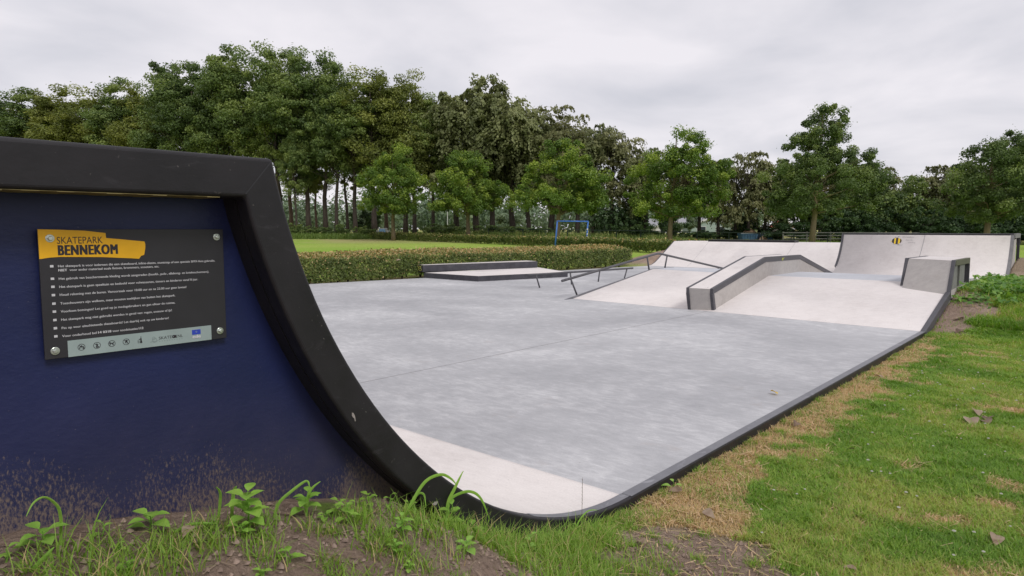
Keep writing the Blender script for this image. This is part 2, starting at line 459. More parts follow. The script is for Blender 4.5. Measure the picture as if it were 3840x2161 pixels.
def axis_lines(lo, hi, step, growth, far_lo, far_hi):
    c = list(np.arange(lo, hi + 1e-6, step)); s = step
    x = hi
    while x < far_hi: s *= growth; x += s; c.append(x)
    s = step; x = lo
    while x > far_lo: s *= growth; x -= s; c.insert(0, x)
    return c
ax = np.array(axis_lines(-1.0, 14.0, .05, 1.10, -160, 900))
by = sorted(set(axis_lines(-1.2, 1.80, .05, 1.10, -500, 800)) | {1.845, 1.89, 1.935, 1.942} | set(np.arange(12.5, 17, .25)))
by = np.array(by)
ga, gb = np.meshgrid(ax, by, indexing='ij')
gz = ground_z(ga, gb)
soil, dry, farm = masks(ga, gb)
nv = len(by); idx = np.arange(len(ax)*nv).reshape(len(ax), nv)
fc = np.stack([idx[:-1,:-1], idx[1:,:-1], idx[1:,1:], idx[:-1,1:]], -1).reshape(-1, 4)
me = raw_mesh('ground', np.stack([ga, gb, gz], -1).reshape(-1, 3), 4,
              {'soil': soil.ravel(), 'dry': dry.ravel(), 'far': farm.ravel()}, fc)
g = link_mesh('ground', me, M['ground'], None, True); tag(g, kind='structure', label='grass field with bare soil around the skatepark', cat='ground')

# concrete floor
mb = MB(); mb.prism([(2.98,1.862),(23.2,1.862),(23.2,LE(23.2)),(2.98,LE(2.98))], 'z', -.16, 0)
tag(mb.build('concrete_floor', M['floor']), 'smooth grey concrete floor of the skatepark', 'floor', kind='structure')
mb = MB(); mb.box(3.0, 10.75, 5.038, 5.0415, 0.0005, .003)
tag(mb.build('floor_joint', M['joint']), 'thin saw-cut joint in the grey floor', 'joint', kind='structure')
# steel kerb on the right border
mb = MB(); mb.prism([(2.94,.0025),(10.58,.0025),(10.62,-.15),(2.94,-.15)], 'y', 1.792, 1.8595)
kb = mb.build('kerb', M['black'], bevel=.008); tag(kb, 'dark steel kerb along the right border of the floor', 'kerb', kind='structure')
mb = MB(); mb.box(2.99, 10.57, 1.797, 1.858, .0032, .0052); mb.build('sky_sheen_strip', M['kerb'], kb)  # lighter grey strip: sky reflection on the kerb top, put into the colour

# ------------------------------------------------------------------ near quarter pipe
RQ, AQ, TH = 1.98, 2.95, math.asin((2.95-1.008)/1.98)
arc = [(AQ - RQ*math.sin(th), RQ - RQ*math.cos(th)) for th in np.linspace(0, TH, 40)]   # from floor up to lip
zt = arc[-1][1]
def arc_off(t):
    return [(AQ - (RQ+t)*math.sin(th), RQ - (RQ+t)*math.cos(th)) for th in np.linspace(0, TH, 40)]
qp = empty('quarter_pipe', (0,0,0), 'tall navy and black quarter pipe in the foreground with a sign bolted on', 'skate ramp')
T = .108
o_ = [(2.98,.004)] + [(a, z+.004) for a, z in arc] + [(-1.6, zt+.004)]
i_ = [(2.98,-.13)] + [(a, z) for a, z in arc_off(T)]
# inner corner where the curved rim meets the coping
i_ = [q for q in i_ if q[1] < zt - T]
al = np.interp(zt - T, [q[1] for q in i_[1:]], [q[0] for q in i_[1:]]) - .012
i_ = i_ + [(al, zt - T), (-1.6, zt - T)]
mb = MB()
def strip_band(o, i, y0, y1):
    # resample the two polylines to matching counts by arclength fraction of three pieces
    n = max(len(o), len(i))
    def res(p):
        p = np.array(p); k = len(p) - 2           # keep last segment apart
        d = np.r_[0, np.cumsum(np.hypot(*np.diff(p[:k+1], axis=0).T))]
        u = np.linspace(0, d[-1], 46)
        return np.c_[np.interp(u, d, p[:k+1,0]), np.interp(u, d, p[:k+1,1])].tolist() + [p[-1].tolist()]
    o = res(o); i = res(i); m = len(o)
    v = []
    for q in (o, i):
        for y in (y0, y1):
            v += [(a, y, z) for a, z in q]
    f = []
    for k in range(m-1):
        f += [(k, k+1, 2*m+k+1, 2*m+k), (m+k+1, m+k, 3*m+k, 3*m+k+1), (k+1, k, m+k, m+k+1), (2*m+k, 2*m+k+1, 3*m+k+1, 3*m+k)]
    f += [(0, 2*m, 3*m, m), (m-1, 2*m-1, 4*m-1, 3*m-1)]
    mb.add(v, f)
strip_band(o_, i_, 1.79, 1.86)
mb.build('frame', M['black'], qp, bevel=.011, seg=4)
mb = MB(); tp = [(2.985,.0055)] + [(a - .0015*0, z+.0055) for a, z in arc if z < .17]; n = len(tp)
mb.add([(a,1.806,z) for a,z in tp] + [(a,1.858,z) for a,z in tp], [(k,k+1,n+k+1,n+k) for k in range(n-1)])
mb.build('sky_sheen_strip', M['kerb'], qp, True)  # grey strip paints the sky's grazing reflection along the top of the rim
mb = MB(); o2 = [(2.70,-.12)] + [q for q in arc_off(.066) if q[1] < zt - .066 - .02 and q[0] < 2.69] + [(np.interp(zt-.066, [q[1] for q in arc_off(.066)], [q[0] for q in arc_off(.066)]), zt-.066), (-1.6, zt-.066)]
i2 = [q for q in i_ if q[0] < 2.66]; strip_band([(float(a), float(b)) for a, b in o2[1:]], [(float(a), float(b)) for a, b in i2], 1.8605, 1.93)
mb.build('frame_return', M['black'], qp)
mb = MB(); mb.add([(arc[-1][0]-.004,1.7893,zt-.006),(arc[-1][0]-.0065,1.7893,zt-.004),(al-.0015,1.7893,zt-T+.010),(al+.001,1.7893,zt-T+.008)], [(0,1,2,3)])
mb.build('mitre_seam', M['sign_black'], qp)
# recessed navy side
inner = [q for q in arc_off(T*.5) if q[1] < zt - .05]
poly = [(-1.55,-.2)] + [(2.6,-.2)] + inner + [(-1.55, zt-.05)]
mb = MB(); mb.prism(poly, 'y', 1.925, 2.0); mb.build('side_panel', M['navy'], qp)
# yellowed sealant under the coping
mb = MB(); rr = random.Random(4)
xs = np.linspace(-1.5, al-.07, 70)
for k in range(len(xs)-1):
    h = .0006 + .0024*rr.random()
    mb.box(xs[k], xs[k+1], 1.795, 1.924, zt-T-h, zt-T-.0003)
mb.build('sealant_line', M['sealant'], qp)
# riding surface, deck and back
mb = MB(); m = len(arc)
surf = [(2.98,0.0)] + arc
low = [(2.98,-.06)] + arc_off(.058)
n = len(surf); v = [(a,1.8605,z) for a,z in surf] + [(a,12,z) for a,z in surf] + [(a,1.8605,z) for a,z in low] + [(a,12,z) for a,z in low]
f = []
for k in range(n-1):
    f += [(k,k+1,n+k+1,n+k), (2*n+k+1,2*n+k,3*n+k,3*n+k+1), (k,2*n+k,2*n+k+1,k+1), (n+k,n+k+1,3*n+k+1,3*n+k)]
f += [(0,n,3*n,2*n),(n-1,3*n-1,4*n-1,2*n-1)]
mb.add(v, f); mb.build('riding_surface', M['white'], qp, True)
mb = MB(); mb.box(-1.6, arc[-1][0]-.003, 1.861, 12, zt-.1, zt); mb.build('deck', M['white'], qp)
mb = MB(); mb.tube([(arc[-1][0]-.018, 1.87, zt-.022), (arc[-1][0]-.018, 12, zt-.022)], .026, 12); mb.build('coping', M['dark_edge'], qp, True)
# chipped coating on the rim
for (a, z, w_, h_) in ((1.262,.800,.005,.016), (1.61,.402,.015,.007)):
    mb = MB(); rr = random.Random(9); n = 13
    mb.add([(a + w_*math.cos(6.283*k/n)*(.6+.7*rr.random()) + (-.4*h_*math.sin(6.283*k/n) if h_ > w_ else 0), 1.7888, z + h_*math.sin(6.283*k/n)*(.6+.7*rr.random())) for k in range(n)], [tuple(range(n))])
    mb.build('chip', M['chip'], qp)

# ------------------------------------------------------------------ sign
SX0, SZ1, SWD, SHT = .463, 1.399, .448, .314
YS = 1.905
sg = empty('information_sign', (SX0 + SWD/2, YS, SZ1 - SHT/2), 'dark grey skatepark rules sign with yellow heading bolted to the navy ramp side', 'sign')
SW = lambda u, v, d=0: (u*SWD - SWD/2, -d, SHT/2 - v*SHT)
mb = MB(); mb.box(-SWD/2, SWD/2, 0, .006, -SHT/2, SHT/2); mb.build('panel', M['sign_black'], sg, bevel=.001)
# four short stand-offs behind the panel reach the ramp side
for u, v in ((.054,.07),(.957,.071),(.048,.939),(.957,.928)):
    mb = MB(); p = SW(u, v); mb.tube([(p[0], .006, p[2]), (p[0], .0205, p[2])], .006, 10); mb.build('spacer', M['steel'], sg)
def flat_poly(name, uv, m_, d, parent):
    mb = MB(); n = len(uv); v = [SW(u, w, d) for u, w in uv] + [SW(u, w, d-.0006) for u, w in uv]
    mb.add(v, [tuple(range(n)), tuple(range(2*n-1, n-1, -1))] + [(i, n+i, n+(i+1)%n, (i+1)%n) for i in range(n)])
    return mb.build(name, m_, parent)
yel = flat_poly('yellow_heading', [(.001,.001),(.095,.004),(.221,.012),(.323,.031),(.325,.071),(.40,.082),(.527,.103),(.531,.125),(.530,.16),(.522,.214),(.505,.222),(.493,.246),(.45,.240),(.402,.235),(.35,.229),(.293,.223),(.188,.218),(.10,.213),(.05,.216),(.001,.226)], M['yellow'], .0012, sg)
def text(name, s, u0, v_base, height, width, m_, d, parent, bold=0.0, plane=None):
    """text fitted to a box: u0 left edge, v_base baseline, cap height and width as sign fractions; bold = extra stroke width"""
    cu = bpy.data.curves.new(name, 'FONT'); cu.body = s; cu.size = 1; cu.resolution_u = 3; cu.space_character = 1.0 + 40*bold
    ob = bpy.data.objects.new(name, cu); COL.objects.link(ob)
    dg = bpy.context.evaluated_depsgraph_get(); dg.update()
    me = bpy.data.meshes.new_from_object(ob.evaluated_get(dg))
    bpy.data.objects.remove(ob); bpy.data.curves.remove(cu)
    n = len(me.vertices); co = np.empty(n*3, dtype=np.float32); me.vertices.foreach_get('co', co); co = co.reshape(-1, 3)
    x0, x1 = co[:,0].min(), co[:,0].max(); caph = .70
    x = (co[:,0]-x0)/(x1-x0)*(width - 2*bold); z = co[:,1]/caph*height
    F = [tuple(p.vertices) for p in me.polygons]; bpy.data.meshes.remove(me)
    V = []; FF = []
    sh = [(0,0)] if bold == 0 else [(q*2*bold, w*bold*.8) for q in np.linspace(0, 1, 5) for w in (-.5, .5)]
    for k, (sx, sz) in enumerate(sh):
        FF += [tuple(i + len(V) for i in f) for f in F]
        if plane is None: V += [SW(u0 + xx + sx, v_base - zz2 - sz, d + k*.00003) for xx, zz2 in zip(x, z)]
        else: V += [plane(u0 + xx + sx, v_base + zz2) for xx, zz2 in zip(x, z)]
    me = bpy.data.meshes.new(name); me.from_pydata([tuple(map(float, q)) for q in V], [], FF)
    return link_mesh(name, me, m_, parent)
text('heading_text', 'SKATEPARK', .085, .112, .054, .222, M['ink'], .0016, yel)
text('heading_text', 'BENNEKOM', .087, .199, .077, .295, M['ink'], .0016, yel, .0034)
LN = [('Het skatepark is voor iedereen die een skateboard, inline-skates, stuntstep of een speciale BMX-fiets gebruikt.', .293, .857),
      ('Het gebruik van beschermende kleding wordt aangeraden (hoofd-, pols-, elleboog- en kniebeschermers).', .390, .816),
      ('Het skatepark is geen speeltuin en bedoeld voor volwassenen, tieners en kinderen vanaf 8 jaar.', .453, .745),
      ('Houd rekening met de buren. Veroorzaak voor 10:00 uur en na 22:00 uur geen lawaai!', .515, .673),
      ('Toeschouwers zijn welkom, maar moeten toekijken van buiten het skatepark.', .582, .604),
      ('Voorkom botsingen! Let goed op je medegebruikers en gun elkaar de ruimte.', .645, .602),
      ('Het skatepark mag niet gebruikt worden in geval van: regen, sneeuw of ijs!', .709, .580),
      ('Pas op voor uitschietende skateboards! Let daarbij ook op uw kinderen!', .774, .560)]
for s, v, w in LN: text('rule_text', s, .084, v, .0185, w, M['sign_white'], .0010, sg, .0003)
text('rule_text', 'NIET', .084, .325, .0185, .042, M['sign_white'], .0010, sg, .0008)
text('rule_text', 'voor ander materiaal zoals fietsen, brommers, scooters, etc.', .137, .325, .0185, .466, M['sign_white'], .0010, sg, .0003)
text('rule_text', 'Voor onderhoud bel', .084, .838, .0185, .168, M['sign_white'], .0010, sg, .0003)
text('rule_text', '14 0318', .259, .838, .0185, .068, M['sign_white'], .0010, sg, .0008)
text('rule_text', 'voor noodsituaties', .333, .838, .0185, .135, M['sign_white'], .0010, sg, .0003)
text('rule_text', '112', .473, .838, .0185, .026, M['sign_white'], .0010, sg, .0008)
for v in (.283,.379,.441,.505,.571,.633,.698,.762,.825):
    mb = MB(); a, b = SW(.047, v-.009, .0012), SW(.063, v+.009, .0006)
    mb.box(a[0], b[0], a[1], b[1], b[2], a[2]); mb.build('bullet_mark', M['sign_white'], sg)
bar = flat_poly('footer_bar', [(.108,.870),(.900,.868),(.900,.999),(.108,.999)], M['sign_bar'], .0012, sg)
def ring(mb, u, v, r, w, d):
    n = 28; a = SW(u, v, d); vv = []
    for k in range(n):
        t = 2*math.pi*k/n
        vv += [(a[0]+r*math.cos(t), a[1], a[2]+r*math.sin(t)), (a[0]+(r-w)*math.cos(t), a[1], a[2]+(r-w)*math.sin(t))]
    mb.add(vv, [(2*k, 2*k+1, (2*k+3) % (2*n), (2*k+2) % (2*n)) for k in range(n)])
def stroke(mb, u, v, pts, w, d, s=.0075):
    a = SW(u, v, d)
    for (x0,z0),(x1,z1) in zip(pts[:-1], pts[1:]):
        dx, dz = x1-x0, z1-z0; l = math.hypot(dx, dz) or 1; nx, nz = -dz/l*w/2, dx/l*w/2
        P = lambda x, z: (a[0]+x*s, a[1], a[2]+z*s)
        mb.add([P(x0+nx,z0+nz), P(x1+nx,z1+nz), P(x1-nx,z1-nz), P(x0-nx,z0-nz)], [(0,1,2,3)])
icons = [[[(-.6,-.3),(-.2,.3),(.5,.2),(.7,-.3)], [(-.7,-.4),(-.4,-.4)], [(.5,-.4),(.8,-.4)], [(-.2,.3),(.1,.6)]],       # moped
         [[(0,.7),(0,.1),(-.3,-.6)], [(0,.1),(.35,-.6)], [(-.4,.3),(.4,.2)], [(-.3,-.6),(.4,-.7)]],                        # person
         [[(-.6,.1),(.4,.1),(.65,.4)], [(-.5,.1),(-.6,-.6)], [(.3,.1),(.4,-.6)], [(-.6,.1),(-.8,.4)]],                      # dog
         [[(.1,.7),(0,.2),(-.4,-.5)], [(0,.2),(.3,-.1),(.2,-.6)], [(-.4,.4),(.5,.3)], [(.6,.5),(.7,.55)]]]                  # person kicking
for (u, v), st in zip(((.173,.932),(.250,.932),(.326,.931),(.402,.930)), icons):
    mb = MB(); ring(mb, u, v, .0083, .0011, .0017)
    for s in st: stroke(mb, u, v, s, .26, .0016)
    stroke(mb, u, v, [(-.72,.72),(.72,-.72)], .14, .0018)
    mb.build('prohibition_symbol', M['ink'], bar)
mb = MB()
for s, w in (([(.25,.75),(.25,.0),(.05,-1)],.42), ([(.25,0),(.5,-1)],.34), ([(.2,.55),(-.5,.25)],.22), ([(.22,1.0),(.28,1.25)],.4)): stroke(mb, .478, .931, s, w, .0016)
mb.build('litter_symbol', M['ink'], bar)
mb = MB(); stroke(mb, .478, .931, [(-.62,.05),(-.55,-1.0)], .62, .0015); mb.build('litter_basket', M['sign_grey'], bar)
mb = MB(); ring(mb, .553, .928, .0042, .0008, .0016); ring(mb, .558, .945, .0058, .0008, .0017); stroke(mb, .556, .957, [(-1.4,0),(1.4,.2)], .12, .0016); mb.build('maker_emblem', M['sign_grey'], bar)
text('maker_text', 'SKATE', .582, .944, .025, .075, M['ink'], .0016, bar)
text('maker_text', 'ON', .659, .944, .025, .026, M['ink'], .0016, bar, .002)
text('maker_text', '.NL', .686, .944, .025, .036, M['ink'], .0016, bar)
mb = MB()
for k in range(10): stroke(mb, .586 + k*.0145, .958, [(-.12,0),(.12,0)], .22, .0016)
mb.build('maker_text', M['sign_grey'], bar)
ede = flat_poly('town_badge', [(.779,.893),(.832,.893),(.832,.936),(.779,.936)], M['sign_blue'], .0018, bar)
text('town_text', 'ede', .779, .968, .030, .053, M['sign_white'], .0022, bar, .002)
mb = MB(); ring(mb, .805, .912, .0022, .0008, .0021); mb.build('town_crest', M['sign_bar'], bar)
for u, v in ((.054,.07),(.957,.071),(.048,.939),(.957,.928)):
    p = SW(u, v); mb = MB()
    mb.tube([(p[0],0,p[2]),(p[0],-.0016,p[2]),(p[0],-.0022,p[2])], [.0098,.0098,.0088], 22)
    mb.tube([(p[0],-.0022,p[2]),(p[0],-.0065,p[2]),(p[0],-.0080,p[2])], [.0062,.0060,.0044], 6)
    mb.build('bolt', M['steel'], sg, False, .0004)

# ------------------------------------------------------------------ funbox
fb = empty('funbox', (13,5,0), 'low white concrete funbox with banks either side of a grey table', 'skate ramp')
def rel(o, par):
    o.location = Vector(o.location) - par.location; return o
E0 = [(10.57,1.862),(10.80,5.0),(10.95,8.0)]; E1 = [(12.80,1.862),(13.32,5.0),(14.10,8.0)]
E2 = [(15.08,1.862),(15.10,5.0),(15.15,8.0)]; E3 = [(17.3,1.862),(17.4,5.0),(17.6,8.0)]
Z1 = [.485,.475,.455]
def slope(name, a, za, b, zb, m_, low=-.05):
    mb = MB()
    for k in range(2):
        bot = [(*a[k],low),(*b[k],low),(*b[k+1],low),(*a[k+1],low)]
        top = [(*a[k],za[k]),(*b[k],zb[k]),(*b[k+1],zb[k+1]),(*a[k+1],za[k+1])]
        mb.hexa(bot, top)
    bm_o = mb.build(name, m_, fb); rel(bm_o, fb); return bm_o
slope('bank', E0, [.003]*3, E1, Z1, M['white'])
ET = [(13.28,1.862),(13.42,5.0),(14.15,8.0)]
slope('table_edge', E1, Z1, ET, Z1, M['white'])
slope('table', ET, Z1, E2, Z1, M['table'])
slope('bank', E2, Z1, E3, [.003]*3, M['white'])
# steel strip on the right and thin strip on the left
mb = MB()
mb.hexa([(10.55,1.79,-.13),(12.45,1.79,.31),(12.45,1.86,.31),(10.55,1.86,-.13)], [(10.55,1.79,.006),(12.36,1.79,.424),(12.36,1.86,.424),(10.55,1.86,.006)])
rel(mb.build('edge_strip', M['dark_edge'], fb, bevel=.006), fb)
mb = MB(); mb.hexa([(10.6,1.80,-.2),(17.2,1.80,-.2),(17.2,1.858,-.2),(10.6,1.858,-.2)], [(10.62,1.80,-.12),(12.44,1.80,.32),(12.44,1.858,.32),(10.62,1.858,-.12)])
mb.hexa([(12.445,1.80,-.2),(15.07,1.80,-.2),(15.07,1.858,-.2),(12.445,1.858,-.2)], [(12.445,1.80,.44),(15.07,1.80,.47),(15.07,1.858,.47),(12.445,1.858,.44)])
rel(mb.build('side_wall', M['side_concrete'], fb), fb)
mb = MB()
for k in range(1):
    mb.hexa([(10.7,8.003,.0),(14.08,8.003,.0),(14.08,8.03,.0),(10.7,8.03,.0)], [(10.7,8.003,.006),(14.08,8.003,.46),(14.08,8.03,.46),(10.7,8.03,.006)])
    mb.hexa([(14.083,8.003,.0),(15.15,8.003,.0),(15.15,8.03,.0),(14.083,8.03,.0)], [(14.083,8.003,.46),(15.15,8.003,.46),(15.15,8.03,.46),(14.083,8.03,.46)])
rel(mb.build('edge_strip', M['kerb'], fb), fb)
mb = MB(); mb.hexa([(15.1,1.80,.36),(17.3,1.80,-.12),(17.3,1.858,-.12),(15.1,1.858,.36)], [(15.1,1.80,.476),(17.3,1.80,.006),(17.3,1.858,.006),(15.1,1.858,.476)])
rel(mb.build('edge_strip', M['dark_edge'], fb), fb)

# ------------------------------------------------------------------ kinked ledge on the funbox
lg = empty('grind_ledge', (10.8,5.2,0), 'white kinked concrete grind ledge with dark steel edges crossing the funbox', 'grind ledge')
prof = [(10.80,.385),(13.15,.850),(15.10,.838),(17.75,.27)]
skew = .10                                   # the front face is not quite square to its sides
def lw(mb, y0, y1, top, bot):
    n = len(top); k = lambda y: (4.98 - y)*skew*1.7
    v = []
    for y in (y0, y1):
        v += [(a + (k(y) if i == 0 else 0), y, z) for i, (a, z) in enumerate(top)]
    for y in (y0, y1):
        v += [(a + (k(y) if i == 0 else 0), y, z) for i, (a, z) in enumerate(bot)]
    f = []
    for i in range(n-1):
        f += [(i,i+1,n+i+1,n+i),(2*n+i,3*n+i,3*n+i+1,2*n+i+1),(i,2*n+i,2*n+i+1,i+1),(n+i,n+i+1,3*n+i+1,3*n+i)]
    f += [(0,n,3*n,2*n),(n-1,3*n-1,4*n-1,2*n-1)]
    mb.add(v, f)
off = lambda p, d: [(a, z+d) for a, z in p]
bt = [(10.885,-.03),(13.27,.44),(15.08,.43),(17.75,-.03)]
mb = MB(); lw(mb, 4.985, 5.415, off(prof,-.004), bt); o = mb.build('body', M['side_concrete'], lg); rel(o, lg)
mb = MB(); lw(mb, 5.026, 5.374, off(prof,0.0), off(prof,-.0035)); o = mb.build('top', M['white'], lg); rel(o, lg)
for y0, y1 in ((4.972,5.024),(5.376,5.428)):
    mb = MB(); lw(mb, y0, y1, off(prof,.003), [(a, z-.092) for a, z in prof]); o = mb.build('steel_edge', M['dark_edge'], lg, bevel=.004); rel(o, lg)
    mb = MB(); k = (4.98-(y0+y1)/2)*skew*1.7
    mb.hexa([(10.875+k,y0,-.01),(10.955+k,y0,-.01),(10.955+k,y1,-.01),(10.875+k,y1,-.01)], [(10.789+k,y0,.296),(10.86+k,y0,.302),(10.86+k,y1,.302),(10.789+k,y1,.296)])
    o = mb.build('corner_post', M['dark_edge'], lg, bevel=.003); rel(o, lg)
mb = MB(); rr = random.Random(3); pts = []
for k in range(44):
    y = 5.10 + .26*(1 - k/43) + rr.gauss(0,.008); a = 10.85 + .035*(k % 2) + rr.gauss(0,.015); pts.append((a, y, .385 + (a-10.8)*.198 + .0025))
mb.tube(pts, .0022, 4); o = mb.build('pencil_scribble', M['bee_black'], lg); rel(o, lg)
mb = MB(); yb = 4.9695
for pts in ([(13.98,.76),(14.00,.805),(14.05,.80),(14.06,.775)], [(14.02,.80),(14.02,.755)], [(14.09,.80),(14.10,.81)]):
    mb.tube([(a,yb,z) for a, z in pts], .006, 6)
o = mb.build('paint_mark', M['spray'], lg); rel(o, lg)

# ------------------------------------------------------------------ box on the funbox
bx = empty('ledge_box', (12.3,2.1,.43), 'short concrete box with open dark sides on top of the funbox beside the mound', 'skate box')
def bxh(name, b, t, m_, bev=0):
    mb = MB(); mb.hexa(b, t); o = mb.build(name, m_, bx, bevel=bev); o.location = -bx.location; return o
# battered front face
bxh('front', [(12.30,1.84,.36),(12.42,1.84,.36),(12.72,2.52,.36),(12.60,2.52,.36)], [(12.655,1.84,.895),(12.77,1.84,.895),(13.17,2.52,.895),(13.05,2.52,.895)], M['side_concrete'])
bxh('top', [(12.665,1.85,.80),(14.16,1.85,.80),(14.45,2.47,.80),(13.06,2.51,.80)], [(12.655,1.85,.900),(14.16,1.85,.893),(14.45,2.47,.896),(13.05,2.51,.900)], M['white'])
bxh('left_wall', [(12.72,2.44,.40),(14.45,2.40,.40),(14.45,2.50,.40),(12.72,2.52,.40)], [(13.10,2.44,.798),(14.44,2.40,.798),(14.44,2.49,.798),(13.10,2.51,.798)], M['side_concrete'])
bxh('back_wall', [(14.05,1.95,.40),(14.15,1.95,.40),(14.44,2.38,.40),(14.30,2.38,.40)], [(14.05,1.95,.798),(14.15,1.95,.798),(14.44,2.38,.798),(14.30,2.38,.798)], M['charcoal'])
for y0, y1, dx in ((1.79,1.845,0.0),(2.518,2.575,.42)):
    bxh('corner_post', [(12.285+dx,y0,.35),(12.345+dx,y0,.35),(12.345+dx,y1,.35),(12.285+dx,y1,.35)], [(12.645+dx*.95,y0,.906),(12.705+dx*.95,y0,.906),(12.705+dx*.95,y1,.906),(12.645+dx*.95,y1,.906)], M['dark_edge'], .004)
bxh('steel_edge', [(13.06,2.512,.82),(14.45,2.475,.82),(14.45,2.52,.82),(13.06,2.56,.82)], [(13.06,2.512,.906),(14.45,2.475,.903),(14.45,2.52,.903),(13.06,2.56,.906)], M['dark_edge'])
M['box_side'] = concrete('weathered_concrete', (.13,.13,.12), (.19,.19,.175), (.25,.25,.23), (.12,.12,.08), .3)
M['beam'] = rubber('olive_grey_coating', (.085,.085,.055), (.125,.125,.080), .6)
bxh('side_beam', [(12.71,1.79,.812),(14.17,1.79,.800),(14.17,1.848,.800),(12.71,1.848,.812)], [(12.71,1.79,.903),(14.17,1.79,.898),(14.17,1.848,.898),(12.71,1.848,.903)], M['beam'], .003)
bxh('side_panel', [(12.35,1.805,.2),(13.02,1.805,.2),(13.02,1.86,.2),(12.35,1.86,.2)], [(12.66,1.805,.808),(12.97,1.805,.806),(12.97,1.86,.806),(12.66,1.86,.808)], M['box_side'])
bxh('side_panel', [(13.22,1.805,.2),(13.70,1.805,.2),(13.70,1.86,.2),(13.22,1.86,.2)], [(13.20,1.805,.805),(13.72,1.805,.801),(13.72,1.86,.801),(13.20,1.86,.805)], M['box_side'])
bxh('back_post', [(14.11,1.79,.2),(14.17,1.79,.2),(14.17,1.86,.2),(14.11,1.86,.2)], [(14.11,1.79,.797),(14.17,1.79,.797),(14.17,1.86,.797),(14.11,1.86,.797)], M['dark_edge'])

# ------------------------------------------------------------------ rails
def rail(name, label, pts, legs, r=.026):
    o = empty(name, (pts[0][0], pts[0][1], 0), label, 'grind rail')
    mb = MB(); 
    P = [Vector(p) for p in pts]; q = []
    for i, p in enumerate(P):                       # soften kinks
        if 0 < i < len(P)-1:
            q += [p + (P[i-1]-p).normalized()*.10, p + (P[i-1]-p).normalized()*.03 + (P[i+1]-p).normalized()*.03 - Vector((0,0,0)), p + (P[i+1]-p).normalized()*.10]
        else: q.append(p)
    mb.tube(q, r, 14); rel(mb.build('rail', M['rail'], o, True), o)
    for a, b in legs:
        mb = MB(); mb.tube([a, b], .0185, 10); rel(mb.build('leg', M['rail'], o, True), o)
    return o
yk = 8.12
rail('kinked_rail', 'dark round rail bent upward over the funbox, left of the white ledge', [(10.735,yk,.366),(14.563,yk,.812),(18.25,yk,.285)],
     [((11.03,yk,.385),(11.28,yk,-.01)), ((14.04,yk,.735),(14.15,yk,.40)), ((15.0,yk,.735),(14.89,yk,.42)), ((17.95,yk,.33),(17.75,yk,-.01))])
yf = 10.1
rail('flat_rail', 'low straight round rail on four legs in front of the manual pad', [(12.035,yf,.325),(16.67,yf,.285)],
     [((12.33,yf,.318),(12.48,yf,-.01)), ((13.69,yf,.306),(13.76,yf,-.01)), ((15.01,yf,.295),(14.94,yf,-.01)), ((16.37,yf,.283),(16.22,yf,-.01))])

# ------------------------------------------------------------------ manual pad and bench ledge
mp = empty('manual_pad', (14.5,13,0), 'low flat platform with charcoal sides and pale top by the hedge', 'manual pad')
pc = [(12.87,12.53),(15.85,11.78),(17.25,14.1),(12.83,14.66)]
mb = MB(); mb.prism(pc, 'z', -.02, .142); rel(mb.build('base', M['charcoal'], mp, bevel=.005), mp)
ins = [(12.90,12.555),(15.83,11.82),(17.2,14.07),(12.86,14.63)]
mb = MB(); mb.prism(ins, 'z', .1425, .1465); rel(mb.build('top', M['white'], mp), mp)
bn = empty('bench_ledge', (15,14.4,.15), 'long charcoal bench ledge with pale top on the back of the manual pad', 'grind ledge')
bc = [(12.93,14.80),(16.95,13.82),(17.13,14.42),(13.10,15.55)]
mb = MB(); mb.prism(bc, 'z', .152, .352); o = mb.build('body', M['charcoal'], bn, bevel=.005); o.location = -bn.location
bi = [(12.975,14.825),(16.92,13.86),(17.09,14.39),(13.12,15.51)]
mb = MB(); mb.prism(bi, 'z', .3525, .3565); o = mb.build('top', M['white'], bn); o.location = -bn.location
for q in ((13.6,14.0,14.9,15.25),(16.2,16.6,14.15,14.45)):
    mb = MB(); mb.box(*q,-.08,.151); o = mb.build('support_block', M['charcoal'], bn); o.location = -bn.location
# spray tag on its left end
mb = MB()
e0 = Vector((12.93,14.80,.152)); e1 = Vector((13.10,15.55,.152)); ed = (e1-e0); nn = Vector((-ed.y, ed.x, 0)).normalized()
if nn.x > 0: nn = -nn
TP = lambda u, w: e1 - ed*u + Vector((0,0,.2*w)) + nn*.004
def loop(cu, cw, ru, rw, n=12, a0=0, a1=2*math.pi): return [TP(cu+ru*math.cos(a0+(a1-a0)*k/n), cw+rw*math.sin(a0+(a1-a0)*k/n)) for k in range(n+1)]
for pts in ([TP(.08,.35),TP(.2,.4),TP(.26,.62)], [TP(.3,.8),TP(.31,.3),TP(.36,.24)], loop(.44,.45,.07,.22), loop(.58,.48,.08,.24), loop(.75,.66,.08,.16), loop(.77,.34,.10,.18), [TP(.14,.2),TP(.25,.3)], [TP(.9,.85),TP(.92,.95)]):
    mb.tube(pts, .007, 5)
o = mb.build('spray_tag', M['spray'], bn); o.location = -bn.location

